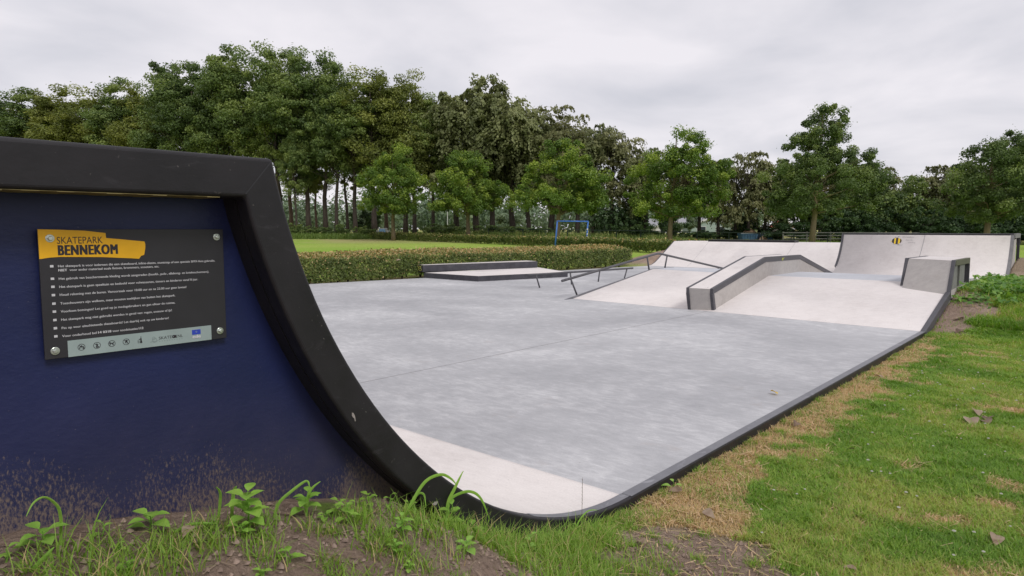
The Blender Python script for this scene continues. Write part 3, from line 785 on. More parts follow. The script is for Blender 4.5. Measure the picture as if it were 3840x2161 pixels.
# ------------------------------------------------------------------ far bank
fk = empty('bank_ramp', (23.5,9.5,0), 'wide white bank ramp closing the far end of the floor', 'skate ramp')
bp = [(22.75,.002),(23.0,.028),(23.25,.10),(23.55,.25),(24.78,.905)]
def bankpart(y0, y1, name, m_, d=0.0, yb0=None):
    mb = MB(); n = len(bp)
    top0 = [(a, y0, z+d) for a, z in bp]; top1 = [(a, y1, z+d) for a, z in bp]
    mb.add(top0 + [(26.2,y0,.905+d),(26.2,y0,-.2),(22.75,y0,-.2)] + top1 + [(26.2,y1,.905+d),(26.2,y1,-.2),(22.75,y1,-.2)],
           [tuple(range(n+3)), tuple(range(n+3, 2*n+6))[::-1]] + [(i, i+1, n+3+i+1, n+3+i) for i in range(n+2)] + [(n+2, 0, n+3, 2*n+5)])
    o = mb.build(name, m_, fk); rel(o, fk); return o
bankpart(5.9, 13.10, 'surface', M['white'])
bankpart(13.103, 13.14, 'edge_strip', M['dark_edge'], .004)
for yy in (11.62, 8.36):
    mb = MB()
    for (a0,z0),(a1,z1) in zip(bp[1:-1], bp[2:]):
        mb.add([(a0,yy,z0+.003),(a1,yy,z1+.003),(a1,yy+.008,z1+.003),(a0,yy+.008,z0+.003)], [(0,1,2,3)])
    o = mb.build('joint', M['joint'], fk); rel(o, fk)
wl = empty('coping_ledge', (25,10,.9), 'long low black ledge along the top of the far bank ramp', 'grind ledge')
mb = MB(); mb.box(24.86,25.30,8.42,11.70,.9055,.985); o = mb.build('body', M['black'], wl, bevel=.006); o.location = -wl.location

# ------------------------------------------------------------------ far quarter pipe
fq = empty('quarter_pipe', (20.5,3.8,0), 'tall white quarter pipe with a bee drawing at the far right', 'skate ramp')
RF, AF = 1.608, 19.70; TF = math.acos(1 - 1.262/RF)
fa = [(19.30,.0025)] + [(AF + RF*math.sin(th), RF - RF*math.cos(th) + .0025) for th in np.linspace(0, TF, 30)]
YQ0, YQ1 = 1.86, 5.82
def fprism(name, prof, y0, y1, m_, smooth=False, bevel=0):
    mb = MB(); mb.prism(prof, 'y', y0, y1); o = mb.build(name, m_, fq, smooth, bevel); rel(o, fq); return o
back = fa[-1][0] + .02
mb = MB(); n = len(fa)
fo = [(a + .09*min(1, i/6), z - .09) for i, (a, z) in enumerate(fa)]
v = [(a,YQ0,z) for a,z in fa] + [(a,YQ1,z) for a,z in fa] + [(a,YQ0,z) for a,z in fo] + [(a,YQ1,z) for a,z in fo]; f = []
for k in range(n-1): f += [(k,k+1,n+k+1,n+k),(2*n+k+1,2*n+k,3*n+k,3*n+k+1),(k,2*n+k,2*n+k+1,k+1),(n+k,n+k+1,3*n+k+1,3*n+k)]
f += [(0,n,3*n,2*n),(n-1,3*n-1,4*n-1,2*n-1)]
mb.add(v, f); o = mb.build('riding_surface', M['white'], fq, True); rel(o, fq)
zq = fa[-1][1]; aq = fa[-1][0]
fprism('coping', [(aq-.008,zq-.035),(aq-.008,zq+.012),(aq+.30,zq+.012),(aq+.30,zq-.035)], 1.795, 5.86, M['dark_edge'], bevel=.006)
mb = MB(); mb.box(aq-.0105, aq-.0075, 1.87, 5.83, zq-.032, zq-.006); o = mb.build('coping_face', M['black'], fq); rel(o, fq)
mb = MB(); mb.box(aq+.30, 22.9, 1.87, 5.82, zq-.09, zq); o = mb.build('deck', M['side_concrete'], fq); rel(o, fq)
# right side: curved grey rim, beam, panel and post
M['rim'] = rubber('grey_coating', (.17,.165,.17), (.24,.235,.235), .6)
rim_o = [(a, z+.004) for a, z in fa]; rim_i = [(a + .10*min(1, max(.15, i/10)), max(-.15, z - .11)) for i, (a, z) in enumerate(fa)]
mb = MB(); n = len(fa)
v = [(a,1.79,z) for a,z in rim_o] + [(a,1.858,z) for a,z in rim_o] + [(a,1.79,z) for a,z in rim_i] + [(a,1.858,z) for a,z in rim_i]
f = []
for k in range(n-1): f += [(k,k+1,n+k+1,n+k),(2*n+k+1,2*n+k,3*n+k,3*n+k+1),(k,2*n+k,2*n+k+1,k+1),(n+k,n+k+1,3*n+k+1,3*n+k)]
f += [(0,n,3*n,2*n),(n-1,3*n-1,4*n-1,2*n-1)]
mb.add(v, f); o = mb.build('rim', M['rim'], fq, False); rel(o, fq)
mb = MB(); mb.box(aq+.30, 22.93, 1.79, 1.858, zq-.105, zq+.010); o = mb.build('side_beam', M['rim'], fq, bevel=.004); rel(o, fq)
sp = [(a+.06, z-.06) for a, z in fa if z > .12 and z < 1.12]
fprism('side_panel', sp + [(22.15,1.15),(22.15,-.1),(sp[0][0],-.1)], 1.812, 1.86, M['side_concrete'])
mb = MB(); mb.box(22.84, 22.92, 1.79, 1.858, -.1, zq-.107); o = mb.build('back_post', M['dark_edge'], fq); rel(o, fq)
mb = MB(); mb.box(22.2, 22.9, 2.3, 5.8, -.1, zq-.1); o = mb.build('back_wall', M['black'], fq); rel(o, fq)
# left side dark rim above the bank
mb = MB(); lp = [(a, z) for a, z in fa if z > .30]
n = len(lp); v = [(a-.004,5.80,z+.003) for a,z in lp] + [(a-.004,5.86,z+.003) for a,z in lp] + [(a+.09,5.80,z-.07) for a,z in lp] + [(a+.09,5.86,z-.07) for a,z in lp]; f = []
for k in range(n-1): f += [(k,k+1,n+k+1,n+k),(2*n+k+1,2*n+k,3*n+k,3*n+k+1),(k,2*n+k,2*n+k+1,k+1),(n+k,n+k+1,3*n+k+1,3*n+k)]
f += [(0,n,3*n,2*n),(n-1,3*n-1,4*n-1,2*n-1)]
mb.add(v, f); o = mb.build('edge_strip', M['dark_edge'], fq); rel(o, fq)
fprism('left_wall', [(a+.05, z-.04) for a, z in fa if z > .05] + [(22.2,1.2),(22.2,-.05),(20.2,-.05)], 5.785, 5.82, M['side_concrete'])
# point on the curved face: y across, z height
def qface(y, z, lift=.004):
    th = math.acos(max(-1, min(1, 1 - (z-.0025)/RF)))
    return (AF + RF*math.sin(th) - math.sin(th)*lift, y, z + math.cos(th)*lift)
mb = MB(); zs = np.linspace(.45, 1.225, 16)
for z0, z1 in zip(zs[:-1], zs[1:]):
    y0 = 3.83 - (z0-.45)*.10; y1 = 3.83 - (z1-.45)*.10
    mb.add([qface(y0,z0,.003), qface(y0-.012,z0,.003), qface(y1-.012,z1,.003), qface(y1,z1,.003)], [(0,1,2,3)])
o = mb.build('joint', M['joint'], fq); rel(o, fq)
# bee drawing
def ell(y0, y1, cy, cz, ry, rz, lift):
    ys = np.linspace(y0, y1, 7); v = []
    for y in ys:
        h = rz*math.sqrt(max(0, 1-((y-cy)/ry)**2)); v += [qface(y, cz-h, lift), qface(y, cz+h, lift)]
    return v, [(2*k,2*k+2,2*k+3,2*k+1) for k in range(6)]
cy, cz, ry, rz = 4.415, 1.062, .122, .085
mb = MB(); mb.add(*ell(cy-ry*.999, cy+ry*.999, cy, cz, ry, rz, .0035))
mb.add([qface(cy+ry-.005,cz-.015,.0035), qface(cy+ry+.035,cz-.03,.0035), qface(cy+ry-.005,cz+.012,.0035)], [(0,1,2)])
bee = mb.build('bee_drawing', M['bee_yellow'], fq); rel(bee, fq)
mb = MB()
for y0, y1 in ((cy+.06,cy+.115),(cy-.035,cy+.02),(cy-.118,cy-.085)): mb.add(*ell(y0, y1, cy, cz, ry, rz*1.02, .0045))
def fl(mb, pts, w, lift=.0045):
    for (y0,z0),(y1,z1) in zip(pts[:-1], pts[1:]):
        dy, dz = y1-y0, z1-z0; l = math.hypot(dy,dz); a, b = -dz/l*w/2, dy/l*w/2
        mb.add([qface(y0+a,z0+b,lift),qface(y1+a,z1+b,lift),qface(y1-a,z1-b,lift),qface(y0-a,z0-b,lift)], [(0,1,2,3)])
fl(mb, [(4.405,1.14),(4.395,1.165),(4.36,1.195)], .007); fl(mb, [(4.43,1.14),(4.44,1.16),(4.47,1.17)], .007)
for y in (4.47,4.42,4.38,4.36): fl(mb, [(y,.985),(y-.004,.955)], .007)
mb.build('bee_stripes', M['bee_black'], bee)
for s, y0, z0, h, w in (('Drodor', 4.275, 1.150, .045, .285), ('Zon', 4.20, 1.072, .038, .095), ('de', 4.085, 1.075, .038, .06), ('honing', 4.13, 1.008, .032, .17), ('Oss!', 4.39, .935, .040, .13)):
    o = text('pencil_text', s, 0, z0, h, w, M['pencil'], 0, fq, 0, plane=lambda u, z, y0=y0: qface(y0-u, z, .004)); rel(o, fq)

# ------------------------------------------------------------------ foliage builders
def unit(v): return v / np.maximum(np.linalg.norm(v, axis=-1, keepdims=True), 1e-9)
def kites(pos, nrm, along, size, aspect=.62):
    """leaf-shaped four-cornered faces"""
    u = unit(along - nrm*np.sum(along*nrm, -1, keepdims=True)); w = np.cross(nrm, u)
    L = size[:,None]*.5; Wd = size[:,None]*.5*aspect
    v = np.stack([pos - u*L, pos + w*Wd + u*L*.1, pos + u*L, pos - w*Wd + u*L*.1], 1)
    return v.reshape(-1, 3)
def clusters(ells, n, r):
    vol = np.array([e[3]*e[4]*e[5]*(e[6] if len(e) > 6 else 1) for e in ells]); k = r.choice(len(ells), n, p=vol**.8/(vol**.8).sum())
    E_ = np.array([e[:6] for e in ells])[k]
    d = unit(r.normal(size=(n,3))); rad = (.42 + .58*r.random(n)**.6)[:,None]
    return E_[:,:3] + d*rad*E_[:,3:6]
def crown_mesh(name, ells, n_cl, n_leaf, size, rcl, seed, droop=0.0, flat=.62):
    r = np.random.default_rng(seed)
    c = clusters(ells, n_cl, r); rc = rcl*(.45 + 1.1*r.random(n_cl)**1.3); tc = r.random(n_cl)
    k = r.integers(0, n_cl, n_leaf)
    flat = .8 if name.startswith('young') else flat
    if droop:
        ns = 7; st = r.integers(0, ns, n_leaf)
        ang = _hash(k*31 + st*7, st*13 + k, seed)*2*np.pi; ln = .5 + .8*_hash(k*17 + st, k + st*5, seed+3)
        t = r.random(n_leaf)
        outw = rc[k]*(.25 + 1.0*t**.7)
        p = c[k] + np.stack([np.cos(ang)*outw, np.sin(ang)*outw, rc[k]*(.55*np.sin(np.minimum(t*3,1.6)) - droop*ln*t*t*2.0)], -1)
        p += r.normal(size=p.shape)*rc[k][:,None]*.10
        along = np.stack([np.cos(ang)*.5, np.sin(ang)*.5, -.3-1.2*t], -1) + r.normal(size=p.shape)*.25
        nrm = unit(np.stack([np.cos(ang), np.sin(ang), .7+0*ang], -1) + r.normal(size=p.shape)*.5)
        tint = .45*tc[k] + .25*r.random(n_leaf) + .30*(1-t)
    else:
        d = unit(r.normal(size=(n_leaf,3))); rad = rc[k]*(.35 + .65*r.random(n_leaf)**.5)
        off = d*rad[:,None]*(1 + .35*r.normal(size=(n_leaf,1))*(r.random((n_leaf,1)) < .25)); off[:,2] *= flat
        p = c[k] + off
        nrm = unit(d*.7 + np.array([0,0,.55]) + r.normal(size=d.shape)*.55); along = r.normal(size=d.shape)
        tint = np.clip(.62*tc[k] + .38*r.random(n_leaf) + .10*(d[:,2]*rad/rc[k]), 0, 1)
    v = kites(p, nrm, along, size*(.6 + .8*r.random(n_leaf)))
    return raw_mesh(name, v, 4, {'tint': np.repeat(tint, 4)}), c
def trunk_mesh(name, H, r0, c, seed, n_limb=45, lean=(0,0), fork=.35, rl=.30):
    rr = random.Random(seed); mb = MB(); P = []; n = 9
    for i in range(n):
        f = i/(n-1); P.append(Vector((lean[0]*f + rr.gauss(0,.012)*H*f*(1-f)*2, lean[1]*f + rr.gauss(0,.012)*H*f*(1-f)*2, H*f - .3*(i == 0))))
    mb.tube(P, [r0*(1.25 if i == 0 else 1 - .85*(i/(n-1))**1.1) for i in range(n)], 9)
    idx = list(range(len(c))); rr.shuffle(idx)
    for i in idx[:n_limb]:
        q = Vector(c[i]); f = min(.93, max(fork, (q.z/H)*.72 - .02 + rr.random()*.06)); x = f*(n-1); j = int(x); a = P[j].lerp(P[min(j+1,n-1)], x-j)
        m = a.lerp(q, .5) + Vector((rr.gauss(0,.2), rr.gauss(0,.2), -.12*(q-a).length*.3 + .2))
        w = r0*rl*(1 - .6*f)
        mb.tube([a, m, q], [w, w*.55, w*.15], 5, False)
    me = bpy.data.meshes.new(name); me.from_pydata(mb.v, [], mb.f); me.polygons.foreach_set('use_smooth', np.ones(len(me.polygons), dtype=bool))
    return me
def tree(name, label, cat, group, loc, crown, trunk, leafm, barkm_, rz=0):
    o = empty(name, loc, label, cat, group, rz)
    link_mesh('trunk', trunk, barkm_, o); link_mesh('crown', crown, leafm, o)
    return o
def lobes(seed, H, z0, rx, n=6):
    r = random.Random(seed); zc = (z0+H)/2; e = [(0,0,zc,rx*.72,rx*.72,(H-z0)/2*.92,1.0)]
    for i in range(n):
        a = r.random()*6.28; f = r.random(); z = z0 + (H-z0)*(.16 + .68*f); w = rx*(.62 + .2*r.random())*(1 - .45*abs(f-.45))
        e.append((math.cos(a)*rx*.62*(1-.5*f), math.sin(a)*rx*.62*(1-.5*f), z, w*.62, w*.62, w*.55, 1.4))
    return e

# prototypes: (height, width, [ (crown mesh, trunk mesh) ])
PROTO = {}
def proto(kind, n, H, z0, rx, n_cl, n_leaf, size, rcl, r0, droop=0.0, rl=.30, fork=.35):
    L = []
    for i in range(n):
        e = lobes(hash_seed(kind) + i*7, H - rcl*.4, z0, rx, 7)
        cm, c = crown_mesh(kind + '_crown', e, n_cl, n_leaf, size, rcl, hash_seed(kind) + i, droop)
        L.append((cm, trunk_mesh(kind + '_trunk', H*.80, r0, c, i + 5, 48, (random.Random(i).gauss(0,.3), .2), fork, rl)))
    PROTO[kind] = (H, rx*2, L)
def hash_seed(s): return sum(ord(ch)*(i+3) for i, ch in enumerate(s)) % 1000
proto('oak', 4, 22, 5.5, 5.0, 165, 42000, .25, .95, .30)
proto('olive', 3, 22, 5.5, 5.0, 155, 40000, .25, .95, .31)
proto('beech', 3, 18, 3.4, 4.6, 125, 24000, .32, 1.05, .30, .85)
proto('copper', 3, 14, 3.0, 3.4, 60, 8500, .26, .85, .24, .60)
proto('low', 3, 9, 1.2, 3.0, 60, 10000, .24, .80, .20)
proto('lowcopper', 2, 9, 1.2, 3.0, 52, 8500, .22, .75, .20, .6)

ORD = ['first','second','third','fourth','fifth','sixth','seventh','eighth','ninth','tenth','eleventh','twelfth','thirteenth','fourteenth','fifteenth','sixteenth','seventeenth','eighteenth','nineteenth','twentieth']
TREES = [(-0.796,122,23.9,10.8,'oak'),(-0.749,120,24.0,10.6,'oak'),(-0.711,116,24.6,10.2,'oak'),(-0.679,117,25.5,8.3,'olive'),(-0.646,113,24.9,10.0,'olive'),(-0.605,110,24.2,9.7,'olive'),(-0.567,107,24.2,8.8,'oak'),(-0.535,104,23.3,8.0,'olive'),(-0.503,101,25.8,7.1,'oak'),(-0.465,97,24.3,8.6,'oak'),(-0.435,95,24.7,7.3,'oak'),(-0.403,93,25.5,8.2,'oak'),(-0.368,91,25.5,8.0,'oak'),
(-0.339,89,24.3,7.3,'oak'),(-0.325,91,24.5,6.4,'oak'),(-0.317,86,14.5,3.5,'oak'),(-0.299,88,24.1,7.8,'oak'),(-0.288,90,17.6,3.7,'olive'),(-0.274,88,23.6,7.2,'oak'),(-0.259,86,21.8,5.6,'oak'),(-0.242,88,17.8,4.7,'olive'),(-0.23,86,20.4,6.6,'oak'),(-0.202,85,21.5,8.0,'olive'),(-0.185,88,21.5,5.7,'olive'),(-0.157,86,21.2,6.6,'olive'),(-0.144,84,19.5,5.9,'olive'),(-0.115,84,17.7,5.4,'oak'),
(-0.081,84,18.8,7.4,'beech'),(-0.052,83,19.4,8.3,'beech'),(-0.029,82,18.6,7.2,'beech'),(0.001,81,17.2,7.6,'beech'),(0.025,80,15.7,6.1,'beech'),(0.057,80,16.2,7.1,'copper'),(0.096,78,15.2,5.5,'copper'),(0.12,78,14.0,5.0,'beech'),(0.148,77,13.1,5.0,'copper'),(0.177,76,11.9,4.5,'copper'),(0.197,75,11.0,4.0,'beech'),
(0.236,74,9.7,4.4,'lowcopper'),(0.277,73,9.7,4.7,'lowcopper'),(0.305,73,9.1,3.9,'lowcopper'),(0.329,73,9.3,3.9,'lowcopper'),(0.349,72,10.2,3.8,'lowcopper'),(0.373,72,10.1,4.2,'lowcopper'),(0.398,72,9.3,4.2,'low'),(0.427,72,8.7,4.2,'low'),(0.461,70,8.6,4.9,'low'),(0.499,69,9.1,5.3,'low'),(0.534,68,8.5,4.4,'low'),(0.561,72,8.4,3.0,'lowcopper'),(0.584,70,7.0,3.7,'low'),(0.611,72,8.5,4.7,'lowcopper'),(0.643,71,8.7,5.4,'lowcopper'),(0.675,70,8.6,4.9,'low'),(0.722,69,8.9,5.3,'low'),(0.763,68,9.0,5.6,'low'),(0.81,66,9.0,5.4,'low')]
SETS = [(0, 13, 'oak_tree', 'tall oak crown rising above the black coping, {} from the left edge', 'oak tree', 'oaks rising above the black coping'),
        (13, 27, 'oak_tree', 'tall bare-trunked oak beyond the lawn, {} right of the black ramp', 'oak tree', 'tall oaks with bare trunks beyond the lawn'),
        (27, 38, 'beech_tree', 'drooping brownish tree behind the round young trees, {} from the left', 'beech tree', 'drooping trees behind the young trees'),
        (38, 46, 'beech_tree', 'low brownish tree behind the blue bins, {} from the left of its row', 'beech tree', 'low brownish trees behind the bins'),
        (46, 57, 'woodland_tree', 'low dense tree above the far white ramps, {} from the left of its row', 'tree', 'dense trees behind the far ramps')]
protos = {}
rt = random.Random(11)
for a, b_, nm, lab, cat, grp in SETS:
    for i in range(a, b_):
        t, d, H, Wd, kind = TREES[i]
        H0, W0, L = PROTO[kind]; vi = rt.randrange(len(L)); key = (kind, vi, nm)
        x, y = brg(t, d); zg = float(ground_z(x, y))
        if key not in protos:
            lm = {'low': 'shrub' if nm == 'woodland_tree' else 'oak', 'lowcopper': 'copper'}.get(kind, kind)
            if nm == 'woodland_tree' and kind == 'low' : lm = 'oak'
            o = tree(nm, '', cat, grp, (x, y, zg), L[vi][0].copy() if L[vi][0].materials else L[vi][0], L[vi][1].copy() if L[vi][1].materials else L[vi][1], None, None)
            for ch in o.children:
                ch.data.materials.clear(); ch.data.materials.append(M[lm] if ch.name.startswith('crown') else (M['bark_red'] if vi == 1 and nm == 'oak_tree' else M['bark']))
            protos[key] = o
        else:
            o = copy_tree(protos[key])
        o.location = (x, y, zg); o.rotation_euler.z = rt.random()*6.28
        s = min(1.6, Wd*1.5/W0); H *= 1.02; o.scale = (s, s, H/H0)
        tag(o, lab.format(ORD[i-a]), cat, grp)

# the young avenue trees, each with its own crown
def young(t, d, label, trunk_h, r0, ells, n_cl, n_leaf, lean=(0,0), leafm='young', size=.175, rcl=.55, seed=1):
    x, y = brg(t, d); z = float(ground_z(x, y))
    # ellipsoids are given across the view: (right, up, half width, half height)
    E_ = []
    rr = random.Random(seed)
    for (r_, u_, w_, h_) in ells:
        dep = rr.gauss(0, .35)
        E_.append((FY*r_ + FX*dep, -FX*r_ + FY*dep, u_, w_, w_, h_, 1.0))
    cm, c = crown_mesh('young_crown', E_, n_cl, n_leaf, size, rcl, seed)
    top = max(e[2] + e[5]*.1 for e in E_)
    tm = trunk_mesh('young_trunk', top, r0, c, seed, 40, (FY*lean[0], -FX*lean[0]), trunk_h/top)
    return tree('young_tree', label, 'young tree', 'round young trees in front of the wood', (x, y, z), cm, tm, M[leafm], M['bark_young'])
young(-.175, 74, 'young round tree nearest the pale electrical cabinet', 2.2, .24, [(-.1,6.2,3.1,3.4),(.3,8.4,2.1,2.0),(-2.0,5.8,1.9,2.0),(2.1,5.6,2.0,2.0),(-.4,4.0,3.2,1.3)], 201, 47900, seed=21)
young(-.065, 73, 'compact young round tree with an even domed crown, left of the blue goal', 2.6, .25, [(0,6.2,3.2,3.4),(.2,8.3,2.2,1.6),(-1.9,5.6,2.0,2.0),(2.4,5.2,2.0,1.8),(0,4.0,3.4,1.2),(3.9,4.3,1.1,1.2),(-3.2,4.2,1.0,1.2)], 218, 50718, seed=22)
young(.066, 61, 'bright green young tree standing right behind the blue goal', 2.6, .24, [(.6,6.0,3.0,2.9),(.6,8.2,1.9,1.5),(-1.9,5.6,1.7,1.7),(2.9,5.2,1.9,2.2),(0,4.0,3.4,1.2),(-3.0,4.3,1.0,1.1),(3.4,3.8,1.1,1.0)], 201, 53536, lean=(.5,0), size=.165, seed=23)
young(.233, 59, 'wide young tree with a pointed top, right of the end of the hedge', 2.4, .23, [(.6,5.8,3.2,3.0),(.9,8.4,1.9,1.7),(1.5,9.4,.8,.7),(-2.2,5.0,1.7,2.0),(3.6,5.4,1.9,2.2),(.6,3.6,3.9,1.2),(4.4,3.8,1.0,1.0)], 218, 59171, lean=(.4,0), size=.165, seed=24)
young(.442, 54, 'tallest young tree, its narrow top leaning right, beside the tall white ramp', 2.6, .24, [(.4,5.4,3.4,2.6),(.2,7.4,2.2,2.0),(.5,8.6,1.8,1.6),(.9,9.6,1.6,1.4),(1.2,10.3,1.3,.9),(2.3,10.5,.6,.4),(2.4,9.1,.9,.6),(3.5,6.3,1.8,1.8),(-2.3,5.2,1.8,2.0),(.3,3.4,4.2,1.1),(-1.6,8.0,.8,.7),(4.7,4.6,1.3,1.6),(2.4,7.0,1.5,1.2)], 263, 70442, lean=(.5,0), leafm='oak', size=.155, rcl=.50, seed=25)
young(.701, 50, 'dark dense young tree at the right edge behind the tall white ramp', 2.0, .24, [(.3,5.3,2.9,2.6),(.8,7.3,1.9,1.2),(-1.9,4.8,1.5,1.8),(2.5,6.1,1.7,1.6),(.6,3.2,3.5,1.1)], 201, 53536, leafm='oak', size=.16, seed=26)

# understorey shrubs
def shrub_proto(seed, H, Wd, n, size, lm):
    r = random.Random(seed)
    e = [(r.gauss(0,Wd*.2), r.gauss(0,Wd*.2), H*(.3+.35*r.random()), Wd*.3, Wd*.3, H*.33, 1) for _ in range(5)]
    cm, c = crown_mesh('shrub_leaves', e, 40, n, size, .42, seed); tm = trunk_mesh('shrub_stems', H*.7, .06, c, seed, 24, fork=.05, rl=.5)
    return cm, tm
SP = [shrub_proto(s, 3.2, 4.6, 6500, .19, 'shrub') for s in (41,42,43)]
sh0 = []
rs = random.Random(5)
SH = [(t, d, h, w) for t, d, h, w in
      [(.175,72,2.6,4),(.20,71,1.5,3.5),(.24,71,3.0,3.0),(.288,71,1.5,3.4),(.315,73,1.6,3.6),(.34,74,2.0,4),(.365,74,2.2,4),(.392,69,2.5,4.2),(.42,69,2.6,4.2),(.452,67,3.2,4.8),(.485,67,3.6,5),(.515,66,4.0,5),(.545,66,4.2,5),(.575,66,4.2,5),(.605,66,3.9,5),(.635,65,4.0,5),(.665,65,3.8,5),(.70,64,3.8,5),(.735,64,3.9,5),(.77,63,3.4,5),(.805,62,3.2,5)]]
def put_shrub(i, t, d, h, w, label, grp, lm='shrub', z=None):
    k = rs.randrange(3); x, y = brg(t, d)
    key = (k, lm)
    src = [o for kk, o in sh0 if kk == key]
    if not src:
        cm, tm = SP[k]
        o = tree('shrub', label, 'shrub', grp, (0,0,0), cm.copy(), tm.copy(), M[lm], M['bark']); sh0.append((key, o))
    else: o = copy_tree(src[0])
    o.location = (x, y, float(ground_z(x, y)) if z is None else z); o.rotation_euler.z = rs.random()*6.28; o.scale = (w/4.6, w/4.6, h/3.2)
    tag(o, label, 'shrub', grp)
for i, q in enumerate(SH): put_shrub(i, *q, 'dark shrub in the understorey on the right, %s from the left of its row' % (ORD[i] if i < 20 else 'last'), 'dark shrubs under the right-hand trees')
SL = [(-.335,84,1.5,2.6),(-.315,84,1.9,2.6),(-.292,84,1.3,2.4),(-.27,83,1.4,2.6),(-.25,83,1.9,2.4),(-.225,82,1.6,2.6),(-.205,82,1.2,2.6),(-.12,82,1.9,4),(-.09,80,1.9,4.5),(-.03,79,1.9,4.5),(0,78,1.8,4.5),(.03,77,1.6,4.5)]
for i, q in enumerate(SL): put_shrub(i, *q, 'small green shrub between the bare oak trunks, %s from the left' % ORD[i], 'shrubs among the bare trunks', 'oak')
put_shrub(0, -.212, 92, 4.2, 4.6, 'round dark bush behind the pale electrical cabinet', 'bushes behind the trunks', 'shrub')
for i, (t, d, h, w) in enumerate([(-.008,105,4.2,6),(.06,98,3.6,4),(.125,100,3.8,6),(.262,92,3.2,3.6),(.345,90,3.6,5)]):
    put_shrub(i, t, d, h, w, 'pale willow bush under the trees, %s from left' % ORD[i], 'pale willow bushes beyond the trees', 'willow')

# the far wood beyond: one mass of pale foliage
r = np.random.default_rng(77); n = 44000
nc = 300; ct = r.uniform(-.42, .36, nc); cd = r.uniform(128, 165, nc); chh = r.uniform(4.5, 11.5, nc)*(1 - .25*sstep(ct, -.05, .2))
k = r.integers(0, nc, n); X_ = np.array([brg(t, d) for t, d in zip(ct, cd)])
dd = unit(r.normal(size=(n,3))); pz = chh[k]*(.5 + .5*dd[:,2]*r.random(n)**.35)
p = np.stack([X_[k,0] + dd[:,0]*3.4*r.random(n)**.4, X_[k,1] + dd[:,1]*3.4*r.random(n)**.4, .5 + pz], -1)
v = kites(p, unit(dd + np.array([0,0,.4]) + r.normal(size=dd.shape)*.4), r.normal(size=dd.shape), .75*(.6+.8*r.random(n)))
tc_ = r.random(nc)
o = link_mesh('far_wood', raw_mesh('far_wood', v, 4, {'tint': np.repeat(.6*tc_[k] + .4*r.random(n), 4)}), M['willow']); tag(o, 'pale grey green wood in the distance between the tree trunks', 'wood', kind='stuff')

# dark wood behind the right-hand trees
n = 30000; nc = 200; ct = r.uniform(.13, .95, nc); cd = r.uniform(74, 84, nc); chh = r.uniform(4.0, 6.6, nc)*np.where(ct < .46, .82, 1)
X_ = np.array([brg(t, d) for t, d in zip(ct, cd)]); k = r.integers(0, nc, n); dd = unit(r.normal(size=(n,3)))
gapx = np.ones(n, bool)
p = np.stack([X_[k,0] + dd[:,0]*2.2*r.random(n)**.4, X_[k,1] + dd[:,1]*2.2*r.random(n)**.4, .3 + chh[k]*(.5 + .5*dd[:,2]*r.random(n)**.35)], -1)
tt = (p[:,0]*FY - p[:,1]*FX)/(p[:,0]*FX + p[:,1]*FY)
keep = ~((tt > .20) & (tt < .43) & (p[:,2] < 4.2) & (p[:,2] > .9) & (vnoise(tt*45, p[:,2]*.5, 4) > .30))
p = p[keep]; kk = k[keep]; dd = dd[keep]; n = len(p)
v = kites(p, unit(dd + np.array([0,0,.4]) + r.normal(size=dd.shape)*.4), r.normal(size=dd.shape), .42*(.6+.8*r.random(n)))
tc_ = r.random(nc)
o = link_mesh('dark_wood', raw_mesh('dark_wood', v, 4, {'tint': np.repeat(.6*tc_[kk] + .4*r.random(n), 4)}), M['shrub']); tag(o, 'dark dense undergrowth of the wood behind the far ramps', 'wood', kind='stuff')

# ------------------------------------------------------------------ blades
def blades(pos, h, w, bend, r, segs=2):
    """curved tapering grass blades: two quads and a tip kept as quads"""
    n = len(pos); az = r.random(n)*2*np.pi; side = np.stack([np.cos(az), np.sin(az), 0*az], -1); fw = np.stack([-np.sin(az), np.cos(az), 0*az], -1)
    fs = np.linspace(0, 1, segs+1); L = []; R_ = []
    for f in fs:
        c = pos + fw*(bend*h*f**1.8)[:,None] + np.array([0,0,1])*(h*(f - .35*bend*f*f))[:,None]
        ww = (w*(1 - f)**.6*.5 + w*.04)[:,None]; L.append(c - side*ww); R_.append(c + side*ww)
    q = []
    for i in range(segs): q.append(np.stack([L[i], R_[i], R_[i+1], L[i+1]], 1))
    return np.stack(q, 1).reshape(-1, 3), segs*4
def grass_obj(name, pos, h, w, bend, tint, r, m_, label, cat, segs=2):
    v, k = blades(pos, h, w, bend, r, segs)
    o = link_mesh(name, raw_mesh(name, v, 4, {'tint': np.repeat(tint, k)}), M[m_]); tag(o, label, cat, kind='stuff'); return o

# mown lawn to the right of the floor
r = np.random.default_rng(101)
def sample(n, amin, amax, bmin, bmax): return r.uniform(amin, amax, n), r.uniform(bmin, bmax, n)
A_, B_ = [], []
for (n, q) in ((150000,(2.2,4.6,-.3,1.79)),(120000,(4.6,7.5,0,1.79)),(90000,(7.5,11.5,.2,1.79)),(45000,(11.5,17,.4,1.8)),(30000,(1.0,14,-1.5,.2)),(60000,(2.5,20,-6,-1.2)),(25000,(14,24,-5,.6))):
    a, b = sample(n, *q); A_.append(a); B_.append(b)
a = np.concatenate(A_); b = np.concatenate(B_); so, dr, fr = masks(a, b)
u = r.random(len(a)); keep = (u > so*.97) & (u*.9 < 1 - dr*.45)
keep &= ~((a > 11.0) & (a < 18) & (r.random(len(a)) < .3))
a = a[keep]; b = b[keep]; dr = dr[keep]; n = len(a)
pn = fbm(a*2.2, b*2.2, 41, 4); pn2 = fbm(a*9, b*9, 43, 2)
isdry = r.random(n) < (.05 + .86*dr + .32*sstep(pn, .56, .70))
tint = np.where(isdry, .72 + .28*r.random(n), np.clip(.10 + .42*r.random(n) + (pn-.5)*.9 + (pn2-.5)*.3, 0, .62))
